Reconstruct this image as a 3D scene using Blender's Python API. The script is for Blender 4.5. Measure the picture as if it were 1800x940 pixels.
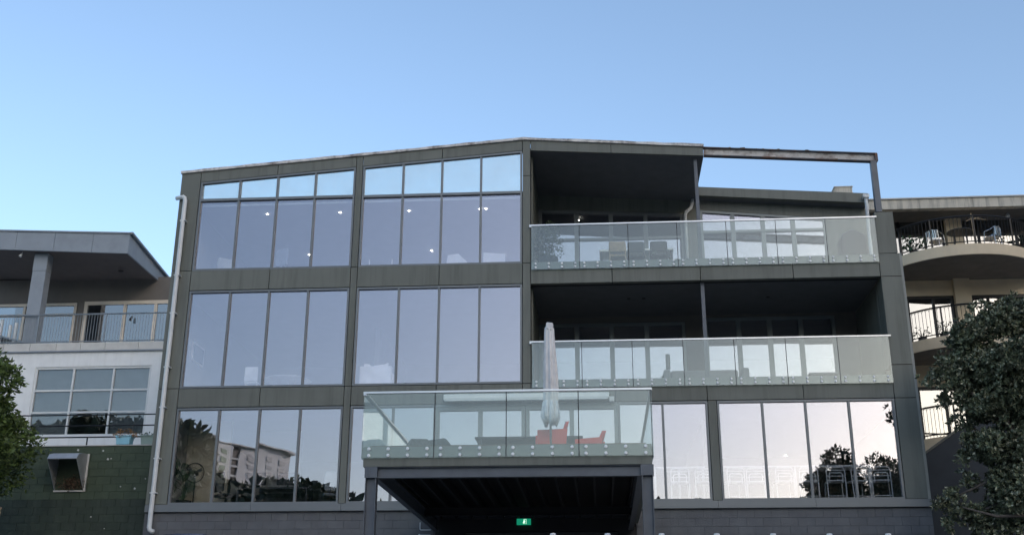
import bpy, bmesh, math, random
import numpy as np
from mathutils import Vector, Matrix

for o in list(bpy.data.objects):
    bpy.data.objects.remove(o)
SC = bpy.context.scene
COL = SC.collection
R = math.radians
random.seed(7)
PI = math.pi

# ------------------------------------------------------------------ camera, sky, sun, exposure
yaw, pit, rol = -0.0776259662, 0.345225677, 0.003410252
fwd = Vector((math.sin(yaw) * math.cos(pit), math.cos(yaw) * math.cos(pit), math.sin(pit)))
rgt = Vector((math.cos(yaw), -math.sin(yaw), 0))
upv = rgt.cross(fwd)
r2 = rgt * math.cos(rol) + upv * math.sin(rol)
u2 = upv * math.cos(rol) - rgt * math.sin(rol)
cam = bpy.data.cameras.new('camera')
cam.sensor_width = 36
cam.lens = 1980.34 / 1800 * 36
cam.clip_end = 4000
co = bpy.data.objects.new('camera', cam)
COL.objects.link(co)
m = Matrix((r2, u2, -fwd)).transposed().to_4x4()
m.translation = Vector((0, -27.5, 1.6))
co.matrix_world = m
SC.camera = co

SUN_EL, SUN_AZ = R(18.0), R(142)        # azimuth clockwise from +Y: low, hidden by the unseen valley side added to shade the street
w = bpy.data.worlds.new('World')
SC.world = w
w.use_nodes = True
nt = w.node_tree
bg = nt.nodes['Background']
sky = nt.nodes.new('ShaderNodeTexSky')
sky.sky_type = 'NISHITA'
sky.sun_disc = False
sky.sun_elevation = SUN_EL
sky.sun_rotation = SUN_AZ
sky.air_density = 1.0
sky.dust_density = 1.9
sky.ozone_density = 1.5
nt.links.new(sky.outputs[0], bg.inputs[0])
bg.inputs[1].default_value = 0.15
sl = bpy.data.lights.new('sun', 'SUN')
sl.energy = 2.0
sl.angle = R(0.5)
sl.color = (1.0, 0.95, 0.88)
so = bpy.data.objects.new('sun', sl)
COL.objects.link(so)
sd = Vector((math.sin(SUN_AZ) * math.cos(SUN_EL), math.cos(SUN_AZ) * math.cos(SUN_EL), math.sin(SUN_EL)))
so.rotation_euler = sd.to_track_quat('Z', 'Y').to_euler()
so.location = (40, -60, 60)
SC.view_settings.view_transform = 'Standard'
SC.view_settings.look = 'None'
SC.view_settings.exposure = 1.0
SC.view_settings.gamma = 1
SC.cycles.max_bounces = 10
SC.cycles.transparent_max_bounces = 24
SC.cycles.glossy_bounces = 6
SC.cycles.use_denoising = True
SC.cycles.sample_clamp_indirect = 6.0


# ------------------------------------------------------------------ materials
def N(t, typ, **kw):
    n = t.nodes.new(typ)
    for k, v in kw.items():
        setattr(n, k, v)
    return n


def mat(name, col, rough=0.6, metal=0.0, var=0.12, scale=3.0, bump=0.0, bscale=40.0, stain=None, stain_amt=0.0, streak=False, spec=0.4,
        rnd=0.0, island=0.0, emit=None):
    m = bpy.data.materials.new(name)
    m.use_nodes = True
    t = m.node_tree
    b = t.nodes['Principled BSDF']
    b.inputs['Roughness'].default_value = rough
    b.inputs['Metallic'].default_value = metal
    b.inputs['Specular IOR Level'].default_value = spec
    tc = N(t, 'ShaderNodeTexCoord')
    nz = N(t, 'ShaderNodeTexNoise')
    nz.inputs['Scale'].default_value = scale
    nz.inputs['Detail'].default_value = 5
    geo = N(t, 'ShaderNodeNewGeometry')
    src = geo.outputs['Position']
    t.links.new(src, nz.inputs['Vector'])
    mr = N(t, 'ShaderNodeMapRange')
    mr.inputs['From Min'].default_value = 0.3
    mr.inputs['From Max'].default_value = 0.7
    mr.inputs['To Min'].default_value = 1 - var
    mr.inputs['To Max'].default_value = 1 + var
    t.links.new(nz.outputs['Fac'], mr.inputs['Value'])
    val = mr.outputs[0]
    if rnd:
        oi = N(t, 'ShaderNodeObjectInfo')
        m2 = N(t, 'ShaderNodeMapRange')
        m2.inputs['To Min'].default_value = 1 - rnd
        m2.inputs['To Max'].default_value = 1 + rnd
        t.links.new(oi.outputs['Random'], m2.inputs['Value'])
        mm = N(t, 'ShaderNodeMath', operation='MULTIPLY')
        t.links.new(val, mm.inputs[0])
        t.links.new(m2.outputs[0], mm.inputs[1])
        val = mm.outputs[0]
    if island:
        m2 = N(t, 'ShaderNodeMapRange')
        m2.inputs['To Min'].default_value = 1 - island
        m2.inputs['To Max'].default_value = 1 + island
        t.links.new(geo.outputs['Random Per Island'], m2.inputs['Value'])
        mm = N(t, 'ShaderNodeMath', operation='MULTIPLY')
        t.links.new(val, mm.inputs[0])
        t.links.new(m2.outputs[0], mm.inputs[1])
        val = mm.outputs[0]
    vm = N(t, 'ShaderNodeVectorMath', operation='SCALE')
    vm.inputs[0].default_value = col
    t.links.new(val, vm.inputs['Scale'])
    out = vm.outputs[0]
    if stain is not None:
        mp = N(t, 'ShaderNodeMapping')
        mp.inputs['Scale'].default_value = (5, 5, 0.35) if streak else (1, 1, 1)
        t.links.new(src, mp.inputs['Vector'])
        n2 = N(t, 'ShaderNodeTexNoise')
        n2.inputs['Scale'].default_value = 1.0 if streak else 2.2
        n2.inputs['Detail'].default_value = 6
        n2.inputs['Roughness'].default_value = 0.65
        t.links.new(mp.outputs[0], n2.inputs['Vector'])
        m3 = N(t, 'ShaderNodeMapRange')
        m3.inputs['From Min'].default_value = 0.48
        m3.inputs['From Max'].default_value = 0.68
        m3.inputs['To Max'].default_value = stain_amt
        t.links.new(n2.outputs['Fac'], m3.inputs['Value'])
        mx = N(t, 'ShaderNodeMix', data_type='RGBA')
        t.links.new(m3.outputs[0], mx.inputs['Factor'])
        t.links.new(out, mx.inputs['A'])
        mx.inputs['B'].default_value = (*stain, 1)
        out = mx.outputs['Result']
    t.links.new(out, b.inputs['Base Color'])
    if bump:
        n3 = N(t, 'ShaderNodeTexNoise')
        n3.inputs['Scale'].default_value = bscale
        n3.inputs['Detail'].default_value = 4
        t.links.new(src, n3.inputs['Vector'])
        bp = N(t, 'ShaderNodeBump')
        bp.inputs['Strength'].default_value = bump
        bp.inputs['Distance'].default_value = 0.02
        t.links.new(n3.outputs['Fac'], bp.inputs['Height'])
        t.links.new(bp.outputs[0], b.inputs['Normal'])
    if emit:
        b.inputs['Emission Color'].default_value = (*emit[:3], 1)
        b.inputs['Emission Strength'].default_value = emit[3]
    return m


def glass(name, refl, tint, gloss=(1, 1, 1), wave=0.0, dust=0.0, dustcol=(0.6, 0.65, 0.63), rough=0.0):
    m = bpy.data.materials.new(name)
    m.use_nodes = True
    t = m.node_tree
    for n in list(t.nodes):
        t.nodes.remove(n)
    out = N(t, 'ShaderNodeOutputMaterial')
    lw = N(t, 'ShaderNodeLayerWeight')
    pw = N(t, 'ShaderNodeMath', operation='POWER')
    t.links.new(lw.outputs['Facing'], pw.inputs[0])
    pw.inputs[1].default_value = 4.5
    ml = N(t, 'ShaderNodeMath', operation='MULTIPLY_ADD', use_clamp=True)
    ml.inputs[1].default_value = 1 - refl
    ml.inputs[2].default_value = refl
    t.links.new(pw.outputs[0], ml.inputs[0])
    tr = N(t, 'ShaderNodeBsdfTransparent')
    tr.inputs[0].default_value = (*tint, 1)
    gl = N(t, 'ShaderNodeBsdfGlossy')
    gl.inputs['Color'].default_value = (*gloss, 1)
    gl.inputs['Roughness'].default_value = rough
    if wave:
        oi = N(t, 'ShaderNodeObjectInfo')          # every pane sits a hair out of plane with its neighbours
        wn = N(t, 'ShaderNodeTexWhiteNoise', noise_dimensions='1D')
        t.links.new(oi.outputs['Random'], wn.inputs['W'])
        sb_ = N(t, 'ShaderNodeVectorMath', operation='SUBTRACT')
        t.links.new(wn.outputs['Color'], sb_.inputs[0])
        sb_.inputs[1].default_value = (.5, .5, .5)
        sc_ = N(t, 'ShaderNodeVectorMath', operation='SCALE')
        sc_.inputs['Scale'].default_value = 0.005
        t.links.new(sb_.outputs[0], sc_.inputs[0])
        ad = N(t, 'ShaderNodeVectorMath', operation='ADD')
        t.links.new(sc_.outputs[0], ad.inputs[0])
        nm = N(t, 'ShaderNodeVectorMath', operation='NORMALIZE')
        t.links.new(ad.outputs[0], nm.inputs[0])
        geo = N(t, 'ShaderNodeNewGeometry')
        t.links.new(geo.outputs['Normal'], ad.inputs[1])
        nz = N(t, 'ShaderNodeTexNoise')
        nz.inputs['Scale'].default_value = 1.3
        nz.inputs['Detail'].default_value = 1
        t.links.new(geo.outputs['Position'], nz.inputs['Vector'])
        bp = N(t, 'ShaderNodeBump')
        bp.inputs['Strength'].default_value = 1.0
        bp.inputs['Distance'].default_value = wave
        t.links.new(nz.outputs['Fac'], bp.inputs['Height'])
        t.links.new(nm.outputs[0], bp.inputs['Normal'])
        t.links.new(bp.outputs[0], gl.inputs['Normal'])
    base = tr.outputs[0]
    if dust:
        df = N(t, 'ShaderNodeBsdfDiffuse')
        df.inputs[0].default_value = (*dustcol, 1)
        geo2 = N(t, 'ShaderNodeNewGeometry')
        n2 = N(t, 'ShaderNodeTexNoise')
        n2.inputs['Scale'].default_value = 1.7
        n2.inputs['Detail'].default_value = 6
        t.links.new(geo2.outputs['Position'], n2.inputs['Vector'])
        mr = N(t, 'ShaderNodeMapRange')
        mr.inputs['From Min'].default_value = 0.3
        mr.inputs['From Max'].default_value = 0.7
        mr.inputs['To Min'].default_value = dust * 0.6
        mr.inputs['To Max'].default_value = dust * 1.4
        t.links.new(n2.outputs['Fac'], mr.inputs['Value'])
        mx0 = N(t, 'ShaderNodeMixShader')
        t.links.new(mr.outputs[0], mx0.inputs[0])
        t.links.new(tr.outputs[0], mx0.inputs[1])
        t.links.new(df.outputs[0], mx0.inputs[2])
        base = mx0.outputs[0]
    mx = N(t, 'ShaderNodeMixShader')
    t.links.new(ml.outputs[0], mx.inputs[0])
    t.links.new(base, mx.inputs[1])
    t.links.new(gl.outputs[0], mx.inputs[2])
    t.links.new(mx.outputs[0], out.inputs[0])
    return m


M = {}
M['clad'] = mat('cladding_paint', (0.165, 0.171, 0.147), 0.55, var=0.07, scale=1.2, stain=(0.09, 0.092, 0.076), stain_amt=0.5, streak=True, rnd=0.07)
M['core'] = mat('joint_backing', (0.03, 0.032, 0.03), 0.8)
M['frame'] = mat('window_aluminium', (0.19, 0.2, 0.205), 0.4, 0.3, var=0.04)
M['paleframe'] = mat('door_aluminium', (0.23, 0.25, 0.25), 0.4, 0.2, var=0.04)
M['soffit'] = mat('soffit_paint', (0.14, 0.145, 0.15), 0.7, var=0.08)
M['block'] = mat('dark_blockwork', (0.13, 0.133, 0.14), 0.75, var=0.12, scale=2.5, bump=0.4, bscale=60, rnd=0.035)
M['mortar'] = mat('dark_mortar', (0.1, 0.102, 0.108), 0.9)
M['steel'] = mat('dark_steel', (0.115, 0.126, 0.145), 0.45, 0.2, var=0.12, scale=4, stain=(0.11, 0.12, 0.13), stain_amt=0.3)
M['black'] = mat('black_paint', (0.02, 0.02, 0.022), 0.5, var=0.1)
M['blacksteel'] = mat('black_steel', (0.012, 0.012, 0.014), 0.4, 0.1)
M['rustflange'] = mat('rusty_dark_steel', (0.09, 0.095, 0.11), 0.6, 0.2, stain=(0.16, 0.07, 0.035), stain_amt=0.85, scale=6)
M['rustweb'] = mat('flaking_pale_paint', (0.6, 0.56, 0.52), 0.7, stain=(0.13, 0.06, 0.035), stain_amt=0.95, var=0.12, scale=5)
M['flash'] = mat('weathered_flashing', (0.7, 0.66, 0.62), 0.6, stain=(0.14, 0.09, 0.07), stain_amt=0.95, var=0.2, scale=4)
M['pvc'] = mat('white_pvc', (0.72, 0.73, 0.72), 0.4, var=0.05, stain=(0.5, 0.5, 0.48), stain_amt=0.4)
M['white'] = mat('white_paint', (0.84, 0.84, 0.82), 0.6, var=0.04, stain=(0.68, 0.67, 0.64), stain_amt=0.35, streak=True)
M['interior'] = mat('interior_plaster', (0.5, 0.49, 0.46), 0.8, var=0.03)
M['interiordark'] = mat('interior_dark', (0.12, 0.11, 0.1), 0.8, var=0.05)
M['creamwall'] = mat('cream_interior_paint', (0.74, 0.66, 0.5), 0.8, var=0.03)
M['ceilpaint'] = mat('ceiling_paint', (0.55, 0.55, 0.54), 0.8, var=0.03)
M['carpet'] = mat('carpet', (0.25, 0.23, 0.21), 0.95, var=0.15)
M['rail'] = mat('brushed_handrail', (0.55, 0.56, 0.57), 0.3, 0.8, var=0.05)
M['stud'] = mat('stainless_stud', (0.86, 0.87, 0.87), 0.35, 0.15, var=0.03)
M['channel'] = mat('balustrade_channel', (0.2, 0.215, 0.2), 0.55, var=0.06)
M['deckboard'] = mat('deck_board', (0.16, 0.13, 0.105), 0.8, var=0.2)
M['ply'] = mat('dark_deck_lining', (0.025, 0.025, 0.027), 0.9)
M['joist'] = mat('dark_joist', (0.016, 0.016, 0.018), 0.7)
M['door'] = mat('roller_door_steel', (0.1, 0.1, 0.1), 0.5, 0.2)
M['canvas'] = mat('grey_white_canvas', (0.78, 0.75, 0.73), 0.9, var=0.1, scale=6)
M['canvas2'] = mat('folded_canvas_inside', (0.66, 0.68, 0.7), 0.9, var=0.15, scale=8)
M['red'] = mat('red_plastic', (0.62, 0.05, 0.03), 0.4, var=0.05)
M['greyplastic'] = mat('grey_wicker', (0.08, 0.085, 0.085), 0.8, var=0.2, scale=20)
M['tabledark'] = mat('dark_tabletop', (0.05, 0.05, 0.05), 0.5)
M['sofagrey'] = mat('grey_outdoor_fabric', (0.2, 0.21, 0.21), 0.9)
M['bbqcover'] = mat('grey_vinyl_cover', (0.045, 0.055, 0.068), 0.55)
M['leather'] = mat('white_upholstery', (0.85, 0.83, 0.8), 0.6)
M['wood'] = mat('pale_timber', (0.4, 0.3, 0.2), 0.7, var=0.2, scale=9)
M['bronze'] = mat('fascia_blue_grey', (0.3, 0.33, 0.365), 0.5, var=0.04, stain=(0.2, 0.215, 0.23), stain_amt=0.3)
M['leftsoffit'] = mat('brown_grey_soffit', (0.13, 0.115, 0.11), 0.8, var=0.06)
M['leftwall'] = mat('dim_grey_render', (0.17, 0.155, 0.14), 0.8, var=0.06)
M['creamframe'] = mat('cream_joinery', (0.68, 0.6, 0.5), 0.5, var=0.05)
M['greywindow'] = mat('white_window_joinery', (0.72, 0.73, 0.72), 0.5, var=0.04)
M['railgrey'] = mat('grey_rail_steel', (0.28, 0.31, 0.33), 0.4, 0.4)
M['slabedge'] = mat('cream_slab_panel', (0.62, 0.6, 0.56), 0.7, var=0.05, stain=(0.45, 0.42, 0.38), stain_amt=0.4)
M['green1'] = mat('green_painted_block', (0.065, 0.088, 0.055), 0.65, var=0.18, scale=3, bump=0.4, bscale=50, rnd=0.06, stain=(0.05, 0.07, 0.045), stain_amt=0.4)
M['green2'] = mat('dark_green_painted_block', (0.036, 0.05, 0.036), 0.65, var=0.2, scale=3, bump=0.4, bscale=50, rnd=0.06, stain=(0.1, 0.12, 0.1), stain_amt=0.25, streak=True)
M['greenmortar'] = mat('green_joint', (0.052, 0.07, 0.046), 0.9)
M['chip'] = mat('bare_plaster_chip', (0.6, 0.6, 0.56), 0.9)
M['trim'] = mat('pale_corner_trim', (0.3, 0.3, 0.27), 0.6, stain=(0.16, 0.16, 0.14), stain_amt=0.6, streak=True)
M['slate'] = mat('dark_slate_render', (0.045, 0.053, 0.062), 0.8, var=0.1)
M['duct'] = mat('grey_duct_metal', (0.42, 0.44, 0.46), 0.45, 0.4, var=0.1, stain=(0.3, 0.3, 0.3), stain_amt=0.3)
M['nest'] = mat('dry_brown_leaves', (0.13, 0.09, 0.06), 0.9, var=0.4, scale=14)
M['cream'] = mat('cream_render', (0.72, 0.59, 0.42), 0.8, var=0.05, bump=0.15)
M['parapet'] = mat('weathered_cream_parapet', (0.62, 0.57, 0.48), 0.8, var=0.1, stain=(0.16, 0.15, 0.13), stain_amt=0.75, streak=True)
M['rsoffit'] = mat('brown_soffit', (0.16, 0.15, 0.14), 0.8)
M['curtain'] = mat('white_curtain', (0.72, 0.72, 0.74), 0.9, var=0.08, scale=6)
M['teal'] = mat('pale_blue_planter', (0.3, 0.6, 0.72), 0.5)
M['sagepot'] = mat('sage_planter', (0.3, 0.38, 0.33), 0.6)
M['orangeleaf'] = mat('orange_foliage', (0.32, 0.16, 0.06), 0.8, island=0.4)
M['asphalt'] = mat('asphalt', (0.06, 0.06, 0.062), 0.85, var=0.25, scale=1.5, bump=0.3)
M['concrete'] = mat('concrete', (0.3, 0.29, 0.27), 0.85, var=0.15)
M['hillgreen'] = mat('hill_scrub', (0.03, 0.042, 0.02), 0.9, var=0.4, scale=0.06)
M['leafL'] = mat('bushy_leaf', (0.095, 0.14, 0.036), 0.55, var=0.35, scale=2.5, island=0.5)
M['leafR'] = mat('grey_green_leaf', (0.12, 0.138, 0.082), 0.5, var=0.4, scale=2.2, island=0.55)
M['leafTip'] = mat('silvery_leaf_tip', (0.38, 0.38, 0.27), 0.6, var=0.3, scale=2.2, island=0.45)
M['leafD'] = mat('dark_leaf', (0.035, 0.055, 0.025), 0.6, var=0.4, scale=0.6, island=0.5)
M['leafO'] = mat('brown_tinged_leaf', (0.2, 0.11, 0.04), 0.6, var=0.4, scale=0.6, island=0.5)  # orange sunlight put into the leaf colour
M['leafP'] = mat('house_plant_leaf', (0.03, 0.07, 0.03), 0.45, island=0.4)
M['leafB'] = mat('balcony_shrub_leaf', (0.04, 0.06, 0.028), 0.55, island=0.45)
M['bark'] = mat('bark', (0.12, 0.1, 0.085), 0.9, var=0.3, scale=10)
M['soil'] = mat('soil', (0.04, 0.03, 0.025), 0.95)
M['pot'] = mat('dark_plant_pot', (0.05, 0.05, 0.05), 0.6)
M['bluecar'] = mat('dark_blue_car_paint', (0.02, 0.035, 0.12), 0.2, 0.3)
M['rubber'] = mat('tyre_rubber', (0.02, 0.02, 0.02), 0.8)
M['chrome'] = mat('silver_metal', (0.7, 0.7, 0.7), 0.25, 0.9)
M['aptwhite'] = mat('white_apartment_render', (0.8, 0.8, 0.79), 0.8)
M['aptgreen'] = mat('green_shutter', (0.08, 0.2, 0.12), 0.6)
M['aptdark'] = mat('dark_apartment_glass', (0.03, 0.035, 0.04), 0.25)
M['lamp'] = mat('lit_downlight', (0.9, 0.9, 0.85), 0.5, emit=(1.0, 0.93, 0.82, 14.0))
M['signgreen'] = mat('lit_exit_green', (0.01, 0.35, 0.2), 0.5, emit=(0.01, 0.35, 0.19, 0.33))
M['signwhite'] = mat('lit_exit_white', (0.8, 0.9, 0.8), 0.5, emit=(0.7, 1.0, 0.8, 0.45))
M['glass'] = glass('coated_window_glass', 0.18, (0.95, 0.96, 0.97), (0.95, 0.92, 1.0), wave=0.0011)
M['clear'] = glass('clerestory_glass', 0.13, (0.9, 0.95, 0.93), (1, 1, 1), wave=0.001, dust=0.15, dustcol=(0.75, 0.78, 0.76))
M['greyglass'] = glass('grey_blinded_glass', 0.1, (0.75, 0.77, 0.77), (1, 1, 1), wave=0.0015)
M['balglass'] = glass('green_balustrade_glass', 0.06, (0.87, 0.92, 0.90), (0.95, 0.98, 1), dust=0.032)
M['balglass2'] = glass('deck_balustrade_glass', 0.05, (0.88, 0.93, 0.905), (0.95, 0.98, 1), dust=0.045)
M['tintglass'] = glass('dark_window_glass', 0.24, (0.35, 0.37, 0.38), (1, 1, 1), wave=0.0015)
M['blind'] = mat('dusk_blind', (0.3, 0.32, 0.34), 0.9)  # even mid-grey blind fabric


# ------------------------------------------------------------------ mesh builder
class MB:
    def __init__(s):
        s.v, s.f = [], []

    def add(s, vs, fs):
        n = len(s.v)
        s.v += [tuple(p) for p in vs]
        s.f += [tuple(i + n for i in f) for f in fs]
        return s

    def box(s, x0, x1, y0, y1, z0, z1):
        return s.add([(x0, y0, z0), (x1, y0, z0), (x1, y1, z0), (x0, y1, z0), (x0, y0, z1), (x1, y0, z1), (x1, y1, z1), (x0, y1, z1)],
                     [(0, 3, 2, 1), (4, 5, 6, 7), (0, 1, 5, 4), (1, 2, 6, 5), (2, 3, 7, 6), (3, 0, 4, 7)])

    def prism(s, poly, a, b, axis='y'):
        """poly of (x,z) [axis y], (x,y) [axis z] or (y,z) [axis x], counter-clockwise, extruded a..b"""
        def P(p, d):
            return (p[0], d, p[1]) if axis == 'y' else ((p[0], p[1], d) if axis == 'z' else (d, p[0], p[1]))
        n = len(poly)
        vs = [P(p, a) for p in poly] + [P(p, b) for p in poly]
        fs = [tuple(range(n)), tuple(range(2 * n - 1, n - 1, -1))]
        for i in range(n):
            j = (i + 1) % n
            fs.append((i, i + n, j + n, j))
        if axis == 'z':
            fs = [tuple(reversed(f)) for f in fs]
        return s.add(vs, fs)

    def tube(s, pts, r, n=8, cap=True):
        pts = [Vector(p) for p in pts]
        rs = r if isinstance(r, (list, tuple)) else [r] * len(pts)
        vs, fs = [], []
        k = len(pts)
        ref = None
        for i, p in enumerate(pts):
            d = (pts[min(i + 1, k - 1)] - pts[max(i - 1, 0)]).normalized()
            if ref is None:
                ref = d.orthogonal().normalized()
            a = (ref - d * ref.dot(d))
            a = a.normalized() if a.length > 1e-4 else d.orthogonal().normalized()
            ref = a
            b = d.cross(a)
            for q in range(n):
                t = 2 * PI * q / n
                vs.append(p + (a * math.cos(t) + b * math.sin(t)) * rs[i])
        for i in range(k - 1):
            for q in range(n):
                q2 = (q + 1) % n
                fs.append((i * n + q, i * n + q2, (i + 1) * n + q2, (i + 1) * n + q))
        if cap:
            fs.append(tuple(range(n - 1, -1, -1)))
            fs.append(tuple(range((k - 1) * n, k * n)))
        return s.add(vs, fs)

    def bar(s, p, q, w, h):
        """rectangular bar from p to q, w across, h in the other direction"""
        p, q = Vector(p), Vector(q)
        d = (q - p).normalized()
        a = d.cross(Vector((0, 0, 1)))
        a = a.normalized() if a.length > 1e-3 else Vector((1, 0, 0))
        b = a.cross(d)
        a, b = a * w / 2, b * h / 2
        vs = [p - a - b, p + a - b, p + a + b, p - a + b, q - a - b, q + a - b, q + a + b, q - a + b]
        return s.add(vs, [(0, 1, 2, 3), (7, 6, 5, 4), (0, 4, 5, 1), (1, 5, 6, 2), (2, 6, 7, 3), (3, 7, 4, 0)])

    def lathe(s, prof, c=(0, 0, 0), n=16, fold=0, fa=0.0, cap=True):
        vs, fs = [], []
        for (r, z) in prof:
            for q in range(n):
                t = 2 * PI * q / n
                rr = r * (1 + fa * math.cos(fold * t)) if fold else r
                vs.append((c[0] + rr * math.cos(t), c[1] + rr * math.sin(t), c[2] + z))
        for i in range(len(prof) - 1):
            for q in range(n):
                q2 = (q + 1) % n
                fs.append((i * n + q, i * n + q2, (i + 1) * n + q2, (i + 1) * n + q))
        if cap:
            fs.append(tuple(range(n - 1, -1, -1)))
            fs.append(tuple(range((len(prof) - 1) * n, len(prof) * n)))
        return s.add(vs, fs)

    def build(s, name, material, parent=None, smooth=False, bevel=0.0, loc=None, fix=True):
        me = bpy.data.meshes.new(name)
        me.from_pydata(s.v, [], s.f)
        if fix:
            bm = bmesh.new()
            bm.from_mesh(me)
            bmesh.ops.recalc_face_normals(bm, faces=bm.faces)
            bm.to_mesh(me)
            bm.free()
        me.materials.append(M[material])
        if smooth:
            me.polygons.foreach_set('use_smooth', [True] * len(me.polygons))
        return link(name, me, parent, loc, bevel)


def link(name, me, parent=None, loc=None, bevel=0.0):
    o = bpy.data.objects.new(name, me)
    COL.objects.link(o)
    if parent is not None:
        attach(o, parent)
    if loc is not None:
        o.location = loc
    if bevel:
        b = o.modifiers.new('bevel', 'BEVEL')
        b.width = bevel
        b.segments = 2
        b.limit_method = 'ANGLE'
    return o


def attach(o, parent):
    o.parent = parent
    if parent.type == 'EMPTY' and not parent.get('local'):
        o.matrix_parent_inverse = Matrix.Translation(-Vector(parent.location))


def tag(o, label, cat, group=None, kind=None):
    o['label'] = label
    o['category'] = cat
    if group:
        o['group'] = group
    if kind:
        o['kind'] = kind
    return o


def thing(name, label, cat, loc, group=None, local=False, rz=0):
    """Empty at a thing's base. Parts are given in world metres unless local=True."""
    o = bpy.data.objects.new(name, None)
    COL.objects.link(o)
    o.location = loc
    o.empty_display_size = 0.2
    if local:
        o['local'] = True
        o.rotation_euler = (0, 0, rz)
    return tag(o, label, cat, group)


def dup(root, loc=None, rz=None, label=None):
    r = root.copy()
    COL.objects.link(r)
    if loc is not None:
        r.location = loc
    if rz is not None:
        r.rotation_euler = (0, 0, rz)
    if label:
        r['label'] = label
    for ch in [c for c in root.children]:
        dup_child(ch, r)
    return r


def dup_child(ch, parent):
    c = ch.copy()
    COL.objects.link(c)
    c.parent = parent
    for g in ch.children:
        dup_child(g, c)


def structure(o):
    o['kind'] = 'structure'
    return o


# ------------------------------------------------------------------ ground, hillside and added sun-blocking slope
def ground_z(x, y):
    t = min(max((y + 26) / 15.0, 0), 1)
    return 3.0 * t * t * (3 - 2 * t)


def hill_h(x):
    return float(np.interp(x, [-600, -260, -185, -158, -146, -112, -80, -30, 60, 300, 900], [70, 88, 86, 80, 62, 60, 52, 49, 52, 60, 60]))


def hill_z(x, y):
    x0 = 25 + 0.24 * max(0, -y) + 1.3 * min(max(y + 160, 0), 160)    # unseen valley side, added to block the sun
    e = min(max((x - x0) / 60.0, 0), 1)
    e = min(170.0, 0.43 * math.hypot(x, y)) * e * e * (3 - 2 * e)
    return max(hill_zs(x, y), e)


def hill_zs(x, y):
    t = min(max((-y - 90) / 310.0, 0), 1)
    t = t * t * (3 - 2 * t)
    return hill_h(x * 400.0 / max(200.0, -y)) * t + 2.0 * math.sin(x * 0.031 + y * 0.017) * t


def grid(xs, ys, fz):
    vs = [(x, y, fz(x, y)) for y in ys for x in xs]
    n = len(xs)
    fs = [(j * n + i, j * n + i + 1, (j + 1) * n + i + 1, (j + 1) * n + i) for j in range(len(ys) - 1) for i in range(n - 1)]
    return vs, fs


xs = [-1500, -800, -400, -200, -100, -50, -30, -20, -10, 0, 10, 20, 30, 50, 70]
ys = [-60, -50, -40, -32, -28] + [-26 + i for i in range(0, 17)] + [-5, 0, 10, 30, 80, 200, 600, 1500]
structure(MB().add(*grid(xs, ys, ground_z)).build('ground', 'concrete'))
xs = [-1500, -1000, -700] + [-500 + 25 * i for i in range(41)] + [700, 1000, 1500]
ys = [-1500, -900, -700, -600, -550, -500] + [-480 + 20 * i for i in range(21)] + [-60]
structure(MB().add(*grid(xs, ys, hill_z)).build('hill', 'hillgreen', smooth=True))  # mirrored hillside plus the added valley side that blocks the sun


xs = [70 + 13 * i for i in range(21)] + [400, 600, 1000, 1500]
ys = [-60, -26, -10] + [40 * i for i in range(11)] + [600, 1000, 1500]
structure(MB().add(*grid(xs, ys, lambda x, y: hill_z(x, y) + (ground_z(x, y) if x < 71 else 3.0 * (y > -11)))).build('hill', 'hillgreen', smooth=True))  # unseen slope added to keep direct sun off the street

# ------------------------------------------------------------------ foliage helpers
def leaf_quads(rng, pts, nrm, size, ratio=0.5, jitter=0.8, up=0.0):
    """many small folded leaf faces at pts, roughly facing nrm"""
    n = len(pts)
    d = rng.normal(size=(n, 3)) * jitter + nrm
    d[:, 2] += up
    d /= np.linalg.norm(d, axis=1, keepdims=True) + 1e-9
    a = np.cross(d, rng.normal(size=(n, 3)))
    a /= np.linalg.norm(a, axis=1, keepdims=True) + 1e-9
    sz = size * rng.uniform(0.6, 1.3, size=(n, 1))
    b = a * sz * ratio * 0.5
    c = np.cross(d, a)
    p0 = pts
    p1 = pts + d * sz * 0.5 + b
    p2 = pts + d * sz + c * sz * 0.15
    p3 = pts + d * sz * 0.5 - b
    vs = np.stack([p0, p1, p2, p3], 1).reshape(-1, 3)
    return vs


def leaves_obj(name, vs, material, parent=None):
    n = len(vs) // 4
    me = bpy.data.meshes.new(name)
    me.vertices.add(len(vs))
    me.vertices.foreach_set('co', vs.astype(np.float32).ravel())
    me.loops.add(n * 4)
    me.loops.foreach_set('vertex_index', np.arange(n * 4, dtype=np.int32))
    me.polygons.add(n)
    me.polygons.foreach_set('loop_start', np.arange(0, n * 4, 4, dtype=np.int32))
    me.update()
    me.validate()
    me.materials.append(M[material])
    return link(name, me, parent)


def clump_points(rng, clumps, per_m3):
    ps, ns = [], []
    for (cx, cy, cz, rx, ry, rz) in clumps:
        n = max(8, int(per_m3 * rx * ry * rz * 4.2))
        u = rng.normal(size=(n, 3))
        u /= np.linalg.norm(u, axis=1, keepdims=True)
        r = rng.uniform(0.25, 1.0, size=(n, 1)) ** 0.45
        r *= 1 + 0.22 * np.sin(u[:, :1] * 7 + cx * 3) * np.cos(u[:, 2:3] * 6 + cz)
        ps.append(np.array([cx, cy, cz]) + u * r * np.array([rx, ry, rz]))
        ns.append(u)
    return np.concatenate(ps), np.concatenate(ns)


def rand_clumps(rng, c, rad, n, r0, r1, low=-1.0):
    out = []
    while len(out) < n:
        u = rng.uniform(-1, 1, size=3)
        if np.linalg.norm(u) > 1 or u[2] < low:
            continue
        r = rng.uniform(r0, r1)
        out.append((c[0] + u[0] * rad[0], c[1] + u[1] * rad[1], c[2] + u[2] * rad[2], r * 1.15, r * 1.15, r * 0.8))
    return out


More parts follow.
